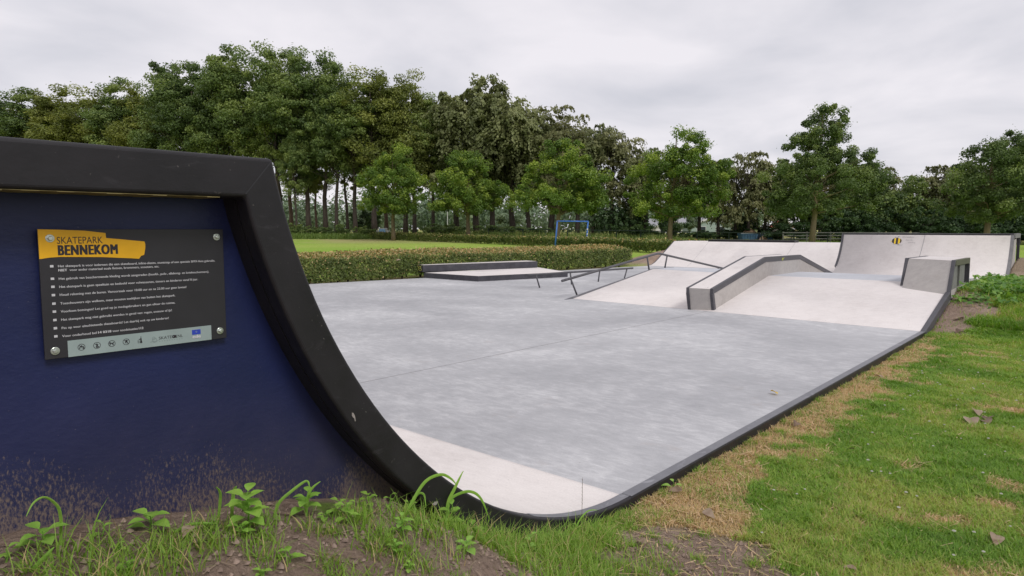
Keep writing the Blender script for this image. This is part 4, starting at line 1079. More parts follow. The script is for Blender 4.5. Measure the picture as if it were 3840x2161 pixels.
h = np.where(isdry, .018 + .022*r.random(n), .022 + .026*r.random(n) + .03*np.clip(pn-.45, 0, .3)); h *= np.where(r.random(n) < .03, 1.7, 1)
h = np.where((a > 11.2) & (b > .3), h*2.2, h)
dep = a*FX + b*FY; w = np.clip(.0022 + .0006*dep, .003, .010)*(.7 + .6*r.random(n))
grass_obj('lawn_grass', np.stack([a, b, ground_z(a, b) - .004], -1), h, w, .35 + .9*r.random(n), tint, r, 'lawn', 'short mown green grass along the right of the kerb', 'grass')

# straw and dry litter lying flat
n = 9500; a, b = sample(n, 2.1, 10.6, -.2, 1.78); so, dr, fr = masks(a, b)
keep = r.random(n) < (.06 + .9*dr + .5*so*(a > 2.2)); a = a[keep]; b = b[keep]; n = len(a)
az = r.random(n)*2*np.pi; ln = .008 + .055*r.random(n)**2.5; wd = .0010 + .0012*r.random(n) + .00025*a
d2 = np.stack([np.cos(az), np.sin(az), r.normal(size=n)*.12], -1); sd2 = np.stack([-np.sin(az), np.cos(az), 0*az], -1)
c = np.stack([a, b, ground_z(a, b) + .006 + .02*r.random(n)], -1)
v = np.stack([c - d2*ln[:,None] - sd2*wd[:,None], c - d2*ln[:,None] + sd2*wd[:,None], c + d2*ln[:,None] + sd2*wd[:,None], c + d2*ln[:,None] - sd2*wd[:,None]], 1).reshape(-1, 3)
o = link_mesh('straw', raw_mesh('straw', v, 4, {'tint': np.repeat(.74 + .26*r.random(n), 4)}), M['lawn']); tag(o, 'dry straw-coloured clippings lying along the kerb', 'straw', kind='stuff')

n = 1500; a, b = sample(n, .3, 3.1, .9, 1.85); so, dr, fr = masks(a, b); kp = so > .4; a = a[kp]; b = b[kp]; n = len(a)
az = r.random(n)*2*np.pi; ln = .006 + .03*r.random(n)**2; wd = .0009 + .0016*r.random(n)**3
d2 = np.stack([np.cos(az), np.sin(az), r.normal(size=n)*.25], -1); sd2 = np.stack([-np.sin(az), np.cos(az), 0*az], -1)
c = np.stack([a, b, ground_z(a, b) + .005 + .008*r.random(n)], -1)
v = np.stack([c - d2*ln[:,None] - sd2*wd[:,None], c - d2*ln[:,None] + sd2*wd[:,None], c + d2*ln[:,None] + sd2*wd[:,None], c + d2*ln[:,None] - sd2*wd[:,None]], 1).reshape(-1, 3)
o = link_mesh('dead_stems', raw_mesh('dead_stems', v, 4, {'tint': np.repeat(r.random(n), 4)}), M['dead']); tag(o, 'brown dead stems and litter on the bare soil', 'litter', kind='stuff')

# white clover heads in the lawn
n = 120; a, b = sample(n, 3.0, 9.5, .1, 1.35); so, dr, fr = masks(a, b); keep = (so + dr) < .4; a = a[keep]; b = b[keep]; V = []
mb = MB()
for x, y in zip(a, b):
    z = float(ground_z(x, y)) + .035 + .02*rs.random(); s = .0035 + .0025*rs.random()
    for k in range(7):
        an = 2*math.pi*k/6; e = s if k < 6 else 0
        px, py, pz = x + e*math.cos(an), y + e*math.sin(an), z + (s*.5 if k == 6 else 0)
        q = s*.7
        mb.add([(px-q,py,pz),(px,py-q,pz),(px+q,py,pz),(px,py+q,pz),(px,py,pz+q),(px,py,pz-q)], [(0,1,4),(1,2,4),(2,3,4),(3,0,4),(1,0,5),(2,1,5),(3,2,5),(0,3,5)])
tag(mb.build('clover_flowers', M['clover']), 'tiny white clover flowers scattered over the lawn', 'clover', kind='stuff')

# grass tufts on the bare soil by the ramp
def tuft_field(name, centres, label, per=(40,80), hh=(.05,.14), sp=.05, tint=(.15,.5), m_='lawn', ww=.0032):
    P = []; Hh = []
    for (x, y, s) in centres:
        k = rs.randint(*per); q = r.normal(size=(k,2))*sp*s; P.append(q + np.array([x, y])); Hh.append(r.uniform(hh[0], hh[1], k)*s)
    P = np.concatenate(P); Hh = np.concatenate(Hh); ok = P[:,1] < 1.785; P = P[ok]; Hh = Hh[ok]; n = len(P)
    t = r.uniform(tint[0], tint[1], n); t = np.where(r.random(n) < .10, .8, t)
    return grass_obj(name, np.stack([P[:,0], P[:,1], ground_z(P[:,0], P[:,1]) - .005], -1), Hh, ww*(.6 + .8*r.random(n)), .3 + .8*r.random(n), t, r, m_, label, 'grass', 3)
tc_list = [(1.55 + .95*i/26, 1.755 - .12*rs.random(), .65 + .4*rs.random()) for i in range(27)] + [(1.75 + .8*rs.random(), 1.35 + .38*rs.random(), .55 + .4*rs.random()) for _ in range(34)]
tc_list += [(.40 + .25*rs.random(), 1.50 + .25*rs.random(), .8) for _ in range(9)] + [(.6 + .7*rs.random(), 1.42 + .34*rs.random(), .55) for _ in range(16)] + [(1.15 + .35*rs.random(), 1.40 + .3*rs.random(), .75) for _ in range(9)]
tc_list += [(2.45 + .6*rs.random(), .95 + .75*rs.random(), .35) for _ in range(14)] + [(2.7 + 7.5*rs.random(), 1.775 - .03*rs.random(), .45) for _ in range(46)]
tc_list += [(.35 + 1.3*rs.random(), 1.30 + .45*rs.random(), .28 + .25*rs.random()) for _ in range(26)] + [(1.55 + .7*rs.random(), 1.3 + .42*rs.random(), .6) for _ in range(30)]
tuft_field('grass_tufts', tc_list, 'loose green grass tufts at the foot of the quarter pipe')

# crumbs of soil and bits of litter
n = 9000; a, b = sample(n, .2, 3.2, .75, 1.88); so, dr, fr = masks(a, b); kp = (so > .5); a = a[kp]; b = b[kp]; n = len(a)
sz = .0015 + .010*r.random(n)**3.5; p = np.stack([a, b, ground_z(a, b) + sz*.3], -1)
OC = np.array([(1,0,0),(0,1,0),(-1,0,0),(0,-1,0),(0,0,1.0)]); jit = .6 + .8*r.random((n,5,1))
V = p[:,None,:] + OC[None]*jit*sz[:,None,None]; Fq = np.array([(0,1,4),(1,2,4),(2,3,4),(3,0,4)])
fc = (Fq[None] + 5*np.arange(n)[:,None,None]).reshape(-1, 3)
M['crumb'] = plain('soil_crumb', (.27,.20,.16), .95, .1, 0, .4, 40)
o = link_mesh('soil_crumbs', raw_mesh('soil_crumbs', V.reshape(-1,3), 3, None, fc), M['crumb']); tag(o, 'loose crumbs of soil on the bare mound', 'soil', kind='stuff')

# herbs on the mound by the funbox
n = 9000; nc = 330; ca, cbb = sample(nc, 12.3, 18.5, .0, 1.72)
k = r.integers(0, nc, n); hp = .03 + .13*r.random(nc)**1.6
p = np.stack([ca[k] + r.normal(size=n)*.09, np.minimum(cbb[k] + r.normal(size=n)*.09, 1.77), 0*ca[k]], -1); p[:,2] = ground_z(p[:,0], p[:,1]) + hp[k]*r.random(n)
v = kites(p, unit(np.array([-.2,-.2,1]) + r.normal(size=p.shape)*.45), r.normal(size=p.shape), .05 + .06*r.random(n), .6)
tcc = r.random(nc)
o = link_mesh('mound_herbs', raw_mesh('mound_herbs', v, 4, {'tint': np.repeat(.6*tcc[k] + .4*r.random(n), 4)}), M['herb']); tag(o, 'leafy green weeds covering the mound beside the concrete box', 'weeds', kind='stuff')

# tall grass in front of the wood
n = 26000; t = r.uniform(-.10, .62, n); d = r.uniform(0, 1, n)*10 + np.interp(t, [-.1,.62], [73,58])
a = FX*d + FY*t*d; b = FY*d - FX*t*d
pn = fbm(a*.5, b*.5, 61, 3)
grass_obj('tall_grass', np.stack([a, b, ground_z(a, b)], -1), (.45 + .7*r.random(n))*(.6 + .8*pn)*np.interp(t, [.22,.30], [1,.38]), .05 + .05*r.random(n), .2 + .6*r.random(n), np.clip(.2 + .6*r.random(n) + (pn-.5), 0, 1), r, 'tallgrass', 'tall rough grass growing along the wire fence', 'grass')
n = 9000; t = r.uniform(-.36, -.12, n); d = r.uniform(77, 84, n); a = FX*d + FY*t*d; b = FY*d - FX*t*d
grass_obj('rough_grass', np.stack([a, b, ground_z(a, b)], -1), .25 + .5*r.random(n), .05 + .04*r.random(n), .2 + .6*r.random(n), .1 + .5*r.random(n), r, 'tallgrass', 'rough grass at the foot of the bare trunks', 'grass')

# ------------------------------------------------------------------ hedges
def hedge(name, label, pts, width, h0, h1, n, size, stems, seed, gap=.14, tipf=.5):
    o = empty(name, (pts[0][0], pts[0][1], 0), label, 'hedge')
    r = np.random.default_rng(seed); P = np.array(pts); seg = np.hypot(*np.diff(P, axis=0).T); cum = np.r_[0, np.cumsum(seg)]
    s = r.random(n)*cum[-1]; x = np.interp(s, cum, P[:,0]); y = np.interp(s, cum, P[:,1])
    dx = np.interp(s, (cum[:-1]+cum[1:])/2, np.diff(P[:,0])/seg); dy = np.interp(s, (cum[:-1]+cum[1:])/2, np.diff(P[:,1])/seg)
    l = np.hypot(dx, dy); nx, ny = -dy/l, dx/l                         # to the left = back
    bumpy = (fbm(s*1.3, s*0, seed, 3) - .5)
    # rounded-box shell with leaves mostly near the skin
    which = r.random(n); u = r.random(n)
    prof_h = lambda q: h0 + (h1-h0)*np.sin(np.clip(q, 0, 1)*np.pi*.62)/np.sin(np.pi*.62*.8)
    qy = np.where(which < .48, (r.random(n)**2)*.10, np.where(which < .90, u, 1 - (r.random(n)**2)*.12))
    top = prof_h(qy) + bumpy*.10
    qz = np.where(which < .48, gap + (top-gap)*u, np.where(which < .90, top - (r.random(n)**2)*.13, gap + (top-gap)*u))
    ragged = fbm(s*2.5, qy*3, seed+5, 3); kp = qz > gap + (ragged-.45)*.35
    edge = np.minimum(s, cum[-1]-s); kp &= qz < top - .10*np.clip(1 - edge/.18, 0, 1)
    jit = r.normal(size=(n,3))*size*.35
    gzv = ground_z(x, y); gzv = np.where(gzv < -.2, -.05, gzv)
    p = np.stack([x + nx*qy*width, y + ny*qy*width, gzv + qz], -1) + jit
    face = np.where(which < .48, -1.0, np.where(which < .90, 0.0, 1.0))
    nr = unit(np.stack([nx*face, ny*face, np.where(which < .48, .45, .8)], -1) + r.normal(size=(n,3))*.55)
    cl = fbm(s*3.0 + 50, qz*5, seed+9, 3)
    tint = np.clip(.05 + .40*r.random(n) + (cl-.5)*.7, 0, .60)
    tips = (which >= .48) & (which < .90) & ((top - qz) < .09) & (r.random(n) < tipf) ; tint = np.where(tips, .58 + .42*r.random(n), tint)
    tint = np.where((r.random(n) < .03), .8, tint)
    v = kites(p[kp], nr[kp], r.normal(size=(n,3))[kp] + np.array([0,0,.5]), size*(.6 + .8*r.random(kp.sum())))
    lo = link_mesh('foliage', raw_mesh('hedge_foliage', v, 4, {'tint': np.repeat(tint[kp], 4)}), M['hedge'], o); rel(lo, o)
    # dark woody inside
    mb = MB(); rr = random.Random(seed); N_ = max(2, int(cum[-1]/stems))
    for i in range(N_):
        s_ = cum[-1]*(i + .2 + .6*rr.random())/N_; xx = np.interp(s_, cum, P[:,0]); yy = np.interp(s_, cum, P[:,1]); j = min(len(seg)-1, int(np.searchsorted(cum, s_, 'right')-1)); ux, uy = -(P[j+1,1]-P[j,1])/seg[j], (P[j+1,0]-P[j,0])/seg[j]
        q0 = width*(.15 + .5*rr.random()); X0, Y0 = xx+ux*q0, yy+uy*q0; Z0 = float(ground_z(X0, Y0)); Z0 = -.05 if Z0 < -.2 else Z0
        for b_ in range(3):
            mb.tube([(X0, Y0, Z0-.05), (X0+rr.gauss(0,.05), Y0+rr.gauss(0,.05), Z0+h0*.35), (X0+rr.gauss(0,.16), Y0+rr.gauss(0,.16), Z0+h0*.85)], [.018,.013,.004], 5, False)
    so_ = mb.build('stems', M['bark'], o); rel(so_, o)
    return o
hp = [(4.0, 16.35),(9.66,15.45),(14.0,14.95),(18.5,14.25),(22.55,13.70)]
hedge('hedge', 'low clipped hedge with orange leaf tips right behind the manual pad', hp, 1.35, .66, .80, 80000, .062, .30, 71, gap=.08, tipf=.75)
hedge('hedge', 'long low hedge on the far side of the lawn, passing behind the blue goal', [(47.4,63.4),(48.3,48.5),(44.6,38.0),(39.8,28.5),(36.6,21.0),(34.2,16.2)][::-1], -1.5, .66, .78, 42000, .14, .9, 72, tipf=.22)

# ------------------------------------------------------------------ single plants by the ramp
def leaf_poly(mb, base, dirv, up, L, Wd, curl=.25, tw=0.0):
    """broad pointed leaf made of six quads along a curved midrib"""
    base = Vector(base); d = Vector(dirv).normalized(); u = Vector(up); s = d.cross(u).normalized(); u = s.cross(d).normalized()
    prof = [(0,.06),(.15,.55),(.35,.95),(.55,1.0),(.75,.72),(.9,.35),(1,.03)]; c = []
    for f, w in prof:
        m = base + d*(L*f) - u*(curl*L*f*f) ; e = w*Wd*.5
        c.append((m - s*e + u*e*.35, m, m + s*e + u*e*.35))
    n0 = len(mb.v)
    for tri in c: mb.v += [tuple(q) for q in tri]
    for i in range(len(c)-1):
        k = n0 + 3*i; mb.f += [(k,k+1,k+4,k+3),(k+1,k+2,k+5,k+4)]
def set_tint(o, lo, hi, seed):
    me = o.data; n = len(me.vertices); at = me.attributes.new('tint', 'FLOAT', 'POINT'); at.data.foreach_set('value', np.random.default_rng(seed).uniform(lo, hi, n).astype(np.float32))
def weed(x, y, H, nl, L, label, seed, rz=0, pairs=True):
    rr = random.Random(seed); z = float(ground_z(x, y)); o = empty('broadleaf_weed', (x, y, z), label, 'weed', 'broadleaf weeds at the foot of the ramp')
    mb = MB(); top = Vector((rr.gauss(0,.12)*H, rr.gauss(0,.10)*H - .1*H, H)); mb.tube([(0,0,-.01), top*.5 + Vector((.005,0,0)), top], [.0022,.0018,.0012], 6)
    lm = MB()
    for i in range(nl):
        f = .25 + .75*(i/max(1,nl-1)); p = top*f; a = rr.random()*.8 + i*2.4 + rz
        d = Vector((math.cos(a), math.sin(a), .25 + .3*f)); st = p + d.normalized()*L*.25
        mb.tube([p, st], .0010, 5)
        k = L*1.22*(1.15 - .45*f)*(.8 + .4*rr.random()); leaf_poly(lm, st, d, (0,0,1), k, k*.74, .35)
    so = mb.build('stem', M['weed'], o); set_tint(so, .2, .4, seed); lo = lm.build('leaves', M['weed'], o, True); set_tint(lo, .3 + .2*rr.random(), .75, seed)
    return o
WD = [(.407,1.80,.045,7,.040,'broad-leaved seedling at the far left, under the left half of the sign'),
      (.337,1.79,.03,3,.022,'small leaf clump cut by the left frame edge'),
      (.638,1.80,.050,7,.038,'low weed with rounded leaves under the right half of the sign'),
      (.533,1.81,.030,3,.018,'tiny two-leaved seedling left of the rounded weed'),
      (.852,1.70,.100,15,.048,'largest bushy pale green weed at the middle of the navy panel'),
      (.815,1.66,.035,6,.024,'short weed at the foot of the largest bushy weed'),
      (1.055,1.75,.070,9,.036,'leggy weed with drooping leaves right of the largest bushy weed'),
      (1.094,1.70,.028,5,.024,'small weed low on the soil beside the leggy weed'),
      (1.170,1.74,.042,6,.024,'weed standing at the edge of the soil right of the leggy weed'),
      (.522,1.61,.032,7,.020,'flat pale weed on the soil below the sign'),
      (.537,1.71,.016,4,.016,'tiny flat weed halfway between the sign and the bottom edge'),
      (.886,1.55,.034,5,.024,'small weed on bare soil below the largest bushy weed'),
      (.796,1.52,.018,5,.018,'flat weed at the bottom edge under the largest bushy weed'),
      (1.316,1.80,.055,7,.026,'four-leaved weed standing against the right end of the navy panel'),
      (1.142,1.66,.070,7,.028,'round-leaved weed on top of the bare soil below the panel end'),
      (1.394,1.79,.042,4,.018,'thin small weed in the dark corner beside the black rim'),
      (1.647,1.765,.085,7,.036,'round-leaved weed in front of the lower black rim'),
      (1.268,1.574,.062,9,.028,'blue-green weed on bare soil in front of the thick grass'),
      (1.751,1.74,.050,6,.034,'weed with three broad leaves in the thick grass'),
      (2.035,1.70,.060,5,.030,'broad weed in the thick grass below the white transition'),
      (1.973,1.66,.050,5,.026,'dull green weed beside the broad weed in the thick grass'),
      (1.480,1.50,.034,8,.030,'pale grey-green weed at the lower edge of the thick grass'),
      (1.196,1.51,.034,7,.022,'small light green weed on bare soil near the bottom edge'),
      (2.456,1.76,.040,4,.020,'small weed under the right end of the curved rim'),
      (1.193,1.44,.026,6,.018,'grey-green rosette at the bottom edge, centre left'),
      (1.893,1.75,.030,4,.020,'single round leaf pair low in the thick grass'),
      (1.395,1.615,.026,5,.018,'tiny weed on bare soil left of the thick grass'),
      (1.470,1.765,.040,6,.022,'small feathery weed below the black rim'),
      (3.32,1.74,.05,4,.040,'single weed against the kerb beside the dry grass')]
for i, w_ in enumerate(WD): weed(*w_, seed=200+i, rz=i*1.1)
def arched(x, y, pts, w, label, seed):
    """one long grass blade; pts = (sideways along the ramp, outward, up)"""
    z = float(ground_z(x, y)); mb = MB(); P = [Vector(p) for p in pts]
    # smooth by Catmull-Rom
    Q = []
    for i in range(len(P)-1):
        p0 = P[max(i-1,0)]; p1 = P[i]; p2 = P[i+1]; p3 = P[min(i+2,len(P)-1)]
        for k in range(6):
            t = k/6; Q.append(.5*((2*p1) + (p2-p0)*t + (2*p0-5*p1+4*p2-p3)*t*t + (3*p1-p0-3*p2+p3)*t**3))
    Q.append(P[-1]); n = len(Q)
    for i, q in enumerate(Q):
        f = i/(n-1); d = (Q[min(i+1,n-1)]-Q[max(i-1,0)]).normalized(); s = d.cross(Vector((0.55,1,0.15))).normalized(); e = w*.5*(1 - f**3)*(.75 + .5*f) + .0004
        mb.v += [tuple(q - s*e + Vector((0,.003,0))), tuple(q), tuple(q + s*e + Vector((0,.003,0)))]
    for i in range(n-1): k = 3*i; mb.f += [(k,k+1,k+4,k+3),(k+1,k+2,k+5,k+4)]
    o = mb.build('grass_blade', M['weed'], None, True); set_tint(o, .35, .65, seed); o.location = (x, y, z)
    return tag(o, label, 'grass blade', 'long grass blades at the foot of the ramp')
arched(0.448,1.80,[(0.0,0.0,0.0),(0,0,.027),(-0.001,-0.012,0.069),(-0.009,-0.024,0.107),(-0.034,-0.036,0.139),(-0.059,-0.048,0.138),(-0.077,-0.06,0.116)],.007,'long arched grass blade at the far left under the sign',1)
arched(0.808,1.78,[(0.0,0.0,0.0),(0.003,-0.012,0.06),(-0.001,-0.024,0.096),(-0.018,-0.036,0.12)],.008,'upright twisted grass blade left of the largest bushy weed',2)
arched(0.961,1.758,[(0.0,0.0,0.0),(0.01,-0.012,0.045),(0.041,-0.024,0.072),(0.085,-0.036,0.095),(0.089,-0.048,0.078)],.010,'arched grass blade leaning right behind the leggy weed',3)
arched(1.062,1.753,[(0.0,0.0,0.0),(-0.003,-0.012,0.047),(0.003,-0.024,0.086),(0.028,-0.036,0.108)],.010,'upright pointed grass blade behind the leggy weed',4)
arched(0.856,1.80,[(0.0,0.0,0.0),(0.003,-0.012,0.081),(0.007,-0.024,0.105)],.010,'short lance-shaped leaf above the largest bushy weed',5)
arched(0.366,1.697,[(0.0,0.0,0.0),(0.016,-0.012,0.021),(0.037,-0.024,0.047)],.010,'broad short blade at the bottom left corner',6)
arched(0.684,1.756,[(0.0,0.0,0.004),(0.034,-0.012,0.016),(0.062,-0.024,0.014),(0.094,-0.036,0.006)],.010,'flat wide grass blade lying left of the largest bushy weed',7)
arched(1.383,1.682,[(0.0,0.0,0.0),(0.03,-0.012,0.059),(0.072,-0.024,0.107),(0.126,-0.036,0.116),(0.16,-0.048,0.096),(0.176,-0.06,0.072)],.0125,'tallest arched grass blade in front of the lower black rim',8)
arched(1.652,1.765,[(0.0,0.0,0.0),(0,0,.09),(0.024,-0.012,0.148),(0.056,-0.024,0.208)],.015,'upright bright grass blade in front of the white transition',9)
arched(1.648,1.765,[(0.0,0.0,0.0),(0.01,0,0.095),(0.062,-0.012,0.118),(0.112,-0.024,0.108),(0.148,-0.036,0.068),(0.174,-0.048,-0.01)],.013,'low arched grass blade reaching right over the thick grass',10)
arched(1.149,1.605,[(0.0,0.0,0.0),(0.007,-0.012,0.037),(-0.001,-0.024,0.076),(-0.015,-0.036,0.105)],.0075,'slender grass blade on the soil at the right end of the navy panel',11)
arched(1.483,1.765,[(0.0,0.0,0.0),(0.005,0,.04),(0.019,-0.012,0.068),(0.034,-0.024,0.061),(0.03,-0.036,0.02)],.009,'small folded grass blade under the black rim',12)
arched(2.45,1.755,[(0.0,0.0,0.0),(.005,0,.05),(0.064,-0.012,0.093),(0.13,-0.024,0.082)],.009,'arched blade leaning over the curved rim',13)
# thin seed stalk in front of the transition
mb = MB(); x, y = 2.497, 1.765; z = float(ground_z(x, y)); mb.tube([(0,0,0),(.002,0,.14),(.004,0,.26)], [.0012,.001,.0006], 5)
for k in range(14): mb.tube([(.002,0,.13+.009*k),(.002+.003*(-1)**k,0,.137+.009*k)], [.0012,.0005], 4)
o = mb.build('seed_stalk', M['bark_young']); o.location = (x, y, z); tag(o, 'thin upright seed stalk in front of the white transition', 'grass stalk')

# ------------------------------------------------------------------ fallen leaves
def fallen(x, y, L, label, m_='dead', seed=1, z=None, wr=.6, curl=.5):
    rr = random.Random(seed); mb = MB(); a = rr.random()*6.28
    leaf_poly(mb, (-L*.5*math.cos(a), -L*.5*math.sin(a), .012), (math.cos(a), math.sin(a), .35), (rr.gauss(0,.3), rr.gauss(0,.3), 1), L, L*wr, curl)
    o = mb.build('fallen_leaf', M[m_], None, True); set_tint(o, .3, .9, seed); o.location = (x, y, (float(ground_z(x, y)) + .012) if z is None else z)
    return tag(o, label, 'leaf', 'fallen leaves')
fallen(5.70,2.05,.085,'yellow leaf lying on the grey floor near the kerb','yleaf',1,.002,.6,.3)
for i, (x, y, L, lab) in enumerate([(6.05,.70,.17,'broad pale curled leaf on the left of the leaf pile in the lawn'),(6.25,.62,.15,'dark brown curled leaf on the right of the leaf pile in the lawn'),(6.12,.62,.14,'small crumpled leaf at the front of the leaf pile in the lawn'),(6.38,.70,.13,'brown leaf at the back of the leaf pile in the lawn'),
        (3.80,.31,.10,'reddish brown leaf at the lower right edge of the lawn'),(5.10,1.66,.09,'pale dry leaf on the straw next to the kerb'),(4.75,1.20,.045,'small orange leaf in the middle of the lawn'),(7.35,1.62,.09,'grey leaf against the kerb far up the straw strip'),
        (3.15,1.45,.08,'pale curled leaf on the dry grass near the curved rim'),(2.62,1.52,.06,'orange-brown leaf at the foot of the curved rim'),(10.9,1.45,.16,'white scrap of leaf on the soil below the mound'),(11.5,1.55,.15,'pale scrap of leaf halfway up the soil of the mound'),(.70,1.71,.05,'whitish crumpled leaf under the rounded weed'),(.84,1.70,.04,'small orange leaf on the soil under the navy panel'),
        (3.3,1.70,.07,'brown leaf against the kerb beside the single weed'),(3.05,.75,.05,'small pinkish leaf on the worn soil')]): fallen(x, y, L, lab, 'dead', 30+i)
fallen(1.95,2.55,.05,'small greenish leaf scrap on the white transition of the near ramp','dead',60,.06+.02,.4,.2)
o = fallen(12.2,14.98,.16,'two-lobed dry leaf caught in the front of the near hedge','dead',61,.50,.7,.4)

# ------------------------------------------------------------------ goal, fence, cabinet, bins, houses
gx, gy = brg(.0655, 50); go = empty('football_goal', (gx, gy, float(ground_z(gx, gy))), 'small blue goal frame on the lawn behind the near hedge', 'goal', None, R(YAW-90))
LN_ = -.10
def gt(name, pts, rad=.045):
    mb = MB(); mb.tube(pts, rad, 10); mb.build(name, M['goal_blue'], go, True)
gt('post', [(LN_-.02,0,-.05),(.06,0,2.0)]); gt('post', [(2.28+LN_,0,-.05),(2.33,0,1.98)]); gt('crossbar', [(.03,0,2.0),(2.36,0,1.98)], .05)
gt('back_stay', [(.08,.05,1.9),(.0,.9,-.05)], .03); gt('back_stay', [(2.3,.05,1.88),(2.24,.9,-.05)], .03); gt('ground_bar', [(.0,.9,0),(2.24,.9,0)], .03)
mb = MB()
for i, zz_ in enumerate((.55,.8,1.0,1.35)): mb.box(2.215+.02*zz_, 2.305+.02*zz_, -.06, .06, zz_, zz_+.12)
M['goal_white'] = plain('worn_white_tape', (.55,.58,.62), .6); mb.build('white_band', M['goal_white'], go)

M['fence_green'] = plain('fence_green_paint', (.018,.035,.025), .5); M['grey_wood'] = plain('weathered_wood', (.17,.17,.15), .85, .2, 0, .25, 5)
fx = [(-.035,75),(.016,73),(.05,71),(.082,69),(.115,67.5),(.154,66),(.19,64.5),(.236,63),(.273,62),(.32,61),(.368,60),(.416,58.5),(.466,57),(.52,56),(.58,55.5),(.64,55),(.70,54),(.77,53)]
x0, y0 = brg(*fx[0]); fe = empty('wire_fence', (x0, y0, 0), 'green wire fence on thin posts along the edge of the wood', 'fence')
pv = None; mb_r = MB(); mb_w = MB()
for t, d in fx:
    x, y = brg(t, d); z = float(ground_z(x, y)); top = float(np.interp(t, [-.035,.016,.368,.466,.8], [1.40,1.36,1.02,.96,.95]))
    mb = MB(); mb.tube([(x,y,z-.1),(x,y,top+.02)], .05, 8); o = mb.build('fence_post', M['fence_green'], fe); rel(o, fe)
    if pv:
        mb_r.tube([(pv[0],pv[1],pv[2]),(x,y,top)], .036, 6)
        for f in (.25,.5,.75): mb_w.tube([(pv[0],pv[1],pv[2]-1.1*f),(x,y,top-1.1*f)], .006, 4)
        L = math.hypot(x-pv[0], y-pv[1]); nn_ = int(L/.35)
        for k in range(nn_):
            f = (k+.5)/nn_; xx, yy = pv[0]+(x-pv[0])*f, pv[1]+(y-pv[1])*f; tz = pv[2]+(top-pv[2])*f
            mb_w.tube([(xx,yy,tz-1.08),(xx,yy,tz)], .004, 3)
    pv = (x, y, top)
o = mb_r.build('top_rail', M['fence_green'], fe); rel(o, fe); o = mb_w.build('wire_mesh', M['fence_green'], fe); rel(o, fe)
x0, y0 = brg(.40, 64); wf = empty('wooden_fence', (x0, y0, 0), 'pale grey post and rail fence behind the wire fence', 'fence')
pv = None
for t in np.arange(.40, .86, .035):
    x, y = brg(t, 64); mb = MB(); mb.box(x-.05, x+.05, y-.05, y+.05, -.1, 1.12); o = mb.build('fence_post', M['grey_wood'], wf); rel(o, wf)
    if pv:
        for zz_ in (.45,.75,1.03):
            mb = MB(); mb.tube([(pv[0],pv[1],zz_),(x,y,zz_)], .035, 6); o = mb.build('rail', M['grey_wood'], wf); rel(o, wf)
    pv = (x, y)

M['cab_grey'] = plain('pale_grey_concrete', (.42,.43,.40), .7); M['cab_blue'] = plain('light_blue_door', (.25,.42,.60), .5)
x, y = brg(-.191, 81); cab = empty('electrical_cabinet', (x, y, float(ground_z(x, y)) - .1), 'small pale grey cabinet with light blue doors among the tree trunks', 'cabinet', None, R(YAW-90))
mb = MB(); mb.box(-.75,.75,0,.8,0,.95); mb.box(-.45,.45,-.06,.75,.0,1.22); mb.build('housing', M['cab_grey'], cab, bevel=.02)
for s in (-1, 1):
    mb = MB(); mb.box(min(s*.01,s*.36), max(s*.01,s*.36), -.09,-.055,.05,1.10); d_ = mb.build('door', M['cab_blue'], cab, bevel=.01)
    mb = MB(); mb.box(s*.05-.02, s*.05+.02, -.11,-.09,.5,.65); mb.build('handle', M['charcoal'], d_)

M['bin_blue'] = plain('bin_blue', (.085,.17,.27), .5, .4, 0, .25, 2); M['sand'] = plain('sand', (.36,.25,.16), .95, .1, 0, .2, 3)
def bin_(t, d, w, h, label, heap):
    x, y = brg(t, d); o = empty('tipping_bin', (x, y, .30), label, 'bin', 'blue tipping bins behind the fence', R(YAW-90))
    mb = MB()
    mb.hexa([(.1,0,0),(w-.1,0,0),(w-.1,1.2,0),(.1,1.2,0)], [(0,-.1,h),(w,-.1,h),(w,1.3,h),(0,1.3,h)])
    n = int(w/.28)
    for i in range(n): mb.hexa([(.15+i*.27,-.055,.06),(.22+i*.27,-.055,.06),(.22+i*.27,.0,.06),(.15+i*.27,.0,.06)], [(.12+i*.27,-.16,h-.1),(.19+i*.27,-.16,h-.1),(.19+i*.27,-.05,h-.1),(.12+i*.27,-.05,h-.1)])
    mb.build('hopper', M['bin_blue'], o)
    mb = MB(); mb.box(-.04, w+.04, -.17,-.06, h, h+.06); mb.build('rim', M['goal_white'], o)
    mb = MB(); mb.box(.2, w-.2, .2, 1.0, -.55, -.02); mb.build('base', M['charcoal'], o)
    return o
bin_(.338, 70, 1.75, .62, 'blue ribbed tipping bin with a sand heap rising behind it', 1)
bin_(.3665, 70.5, 1.45, .56, 'darker blue tipping bin half hidden by a sand heap', 0)
def heap(t, d, w, h, label, zb):
    x, y = brg(t, d); mb = MB(); n = 18; m_ = 7; rr = random.Random(int(t*1000))
    for j in range(m_):
        f = j/(m_-1); 
        for i in range(n):
            a = 2*math.pi*i/n; q = w*(1-f)*(1 + .08*rr.gauss(0,1)); mb.v.append((q*math.cos(a), q*math.sin(a)*.8, h*(1-(1-f)**1.7)*(1 + .05*rr.gauss(0,1))))
    for j in range(m_-1):
        for i in range(n): mb.f.append((j*n+i, j*n+(i+1)%n, (j+1)*n+(i+1)%n, (j+1)*n+i))
    o = mb.build('sand_heap', M['sand'], None, True); o.location = (x, y, zb); return tag(o, label, 'sand heap', 'sand heaps by the blue bins')
heap(.350, 72.5, 1.7, 1.5, 'brown sand heap rising behind the left blue bin', -.07); heap(.371, 69.2, .8, .75, 'brown sand heap spilling in front of the right blue bin', -.07)

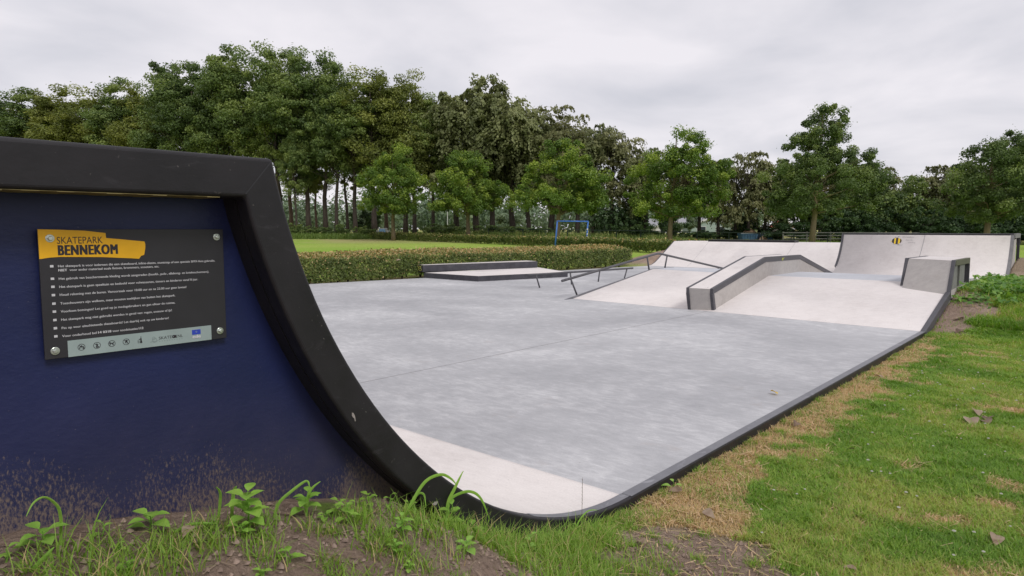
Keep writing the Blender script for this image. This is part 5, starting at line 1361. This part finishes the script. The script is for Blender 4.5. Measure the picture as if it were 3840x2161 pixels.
M['render_white'] = plain('white_render', (.62,.62,.60), .8); M['roof_grey'] = plain('grey_roofing', (.36,.36,.38), .8); M['green_gable'] = plain('grey_green_cladding', (.30,.38,.34), .7); M['roof_red'] = plain('red_tiles', (.45,.10,.07), .8); M['glass'] = plain('dark_window', (.04,.05,.06), .1, .6)
def house(t, d, w, dp, hw, hr, label, wallm, roofm, z0=0):
    x, y = brg(t, d); o = empty('bungalow', (x, y, z0), label, 'house', None, R(YAW-90+14))
    mb = MB(); mb.box(0, w, 0, dp, 0, hw); mb.prism([(0,hw),(w,hw),(w/2,hr-.08)], 'y', .02, dp-.02); mb.build('wall', M[wallm], o)
    mb = MB()
    for s in (0, 1):
        xe, xm = (-.3, w/2) if s == 0 else (w+.3, w/2); zl = hw - .3*(hr-hw)/(w/2)
        mb.hexa([(min(xe,xm),-.35,min(zl,hr) if xe < xm else hr),(max(xe,xm),-.35,hr if xe < xm else zl),(max(xe,xm),dp+.3,hr if xe < xm else zl),(min(xe,xm),dp+.3,zl if xe < xm else hr)],
                [(min(xe,xm),-.35,(zl if xe < xm else hr)+.14),(max(xe,xm),-.35,(hr if xe < xm else zl)+.14),(max(xe,xm),dp+.3,(hr if xe < xm else zl)+.14),(min(xe,xm),dp+.3,(zl if xe < xm else hr)+.14)])
    mb.build('roof', M[roofm], o)
    mb = MB(); zl = hw - .3*(hr-hw)/(w/2)
    mb.hexa([(-.32,-.40,zl-.10),(w/2,-.40,hr-.10),(w/2,-.36,hr-.10),(-.32,-.36,zl-.10)], [(-.32,-.40,zl+.16),(w/2,-.40,hr+.16),(w/2,-.36,hr+.16),(-.32,-.36,zl+.16)])
    mb.hexa([(w/2+.005,-.40,hr-.10),(w+.32,-.40,zl-.10),(w+.32,-.36,zl-.10),(w/2+.005,-.36,hr-.10)], [(w/2+.005,-.40,hr+.16),(w+.32,-.40,zl+.16),(w+.32,-.36,zl+.16),(w/2+.005,-.36,hr+.16)])
    mb.build('bargeboard', M['render_white'], o)
    for i in range(2):
        xx = w*(.16 + .45*i); mb = MB(); mb.box(xx, xx+w*.22, -.04, -.005, .8, 2.0); f_ = mb.build('window', M['render_white'], o); mb = MB(); mb.box(xx+.08, xx+w*.22-.08, -.06, -.042, .88, 1.92); mb.build('pane', M['glass'], f_)
house(.212, 105, 4.5, 8, 2.0, 3.1, 'pale bungalow with a white roof edge left of the pointed young tree', 'render_white', 'roof_grey', -.2)
house(.262, 108, 7.5, 9, 2.1, 3.4, 'grey roofed bungalow with a grey-green gable seen under the trees', 'green_gable', 'roof_grey', -.2)
house(.394, 112, 2.6, 2.4, 2.0, 2.8, 'small house with a red roof glimpsed between trunks above the bins', 'render_white', 'roof_red', -.2)
x, y = brg(.047, 110)
M['pole'] = plain('pale_pole', (.5,.52,.52), .5)
for i, (t, d, H) in enumerate(((.052,118,6.2),(-.095,120,5.0))):
    x, y = brg(t, d); o = empty('lamp_post', (x, y, .6), ('tall thin pale lamp post seen between trunks left of the goal','shorter pale lamp post right of the electrical cabinet')[i], 'lamp post', 'lamp posts beyond the trees', R(YAW-90))
    mb = MB(); mb.tube([(0,0,0),(0,0,H)], .07, 8); mb.build('pole', M['pole'], o); mb = MB(); mb.box(-.1,.9,-.1,.1,H-.02,H+.1); mb.build('lamp_head', M['pole'], o)
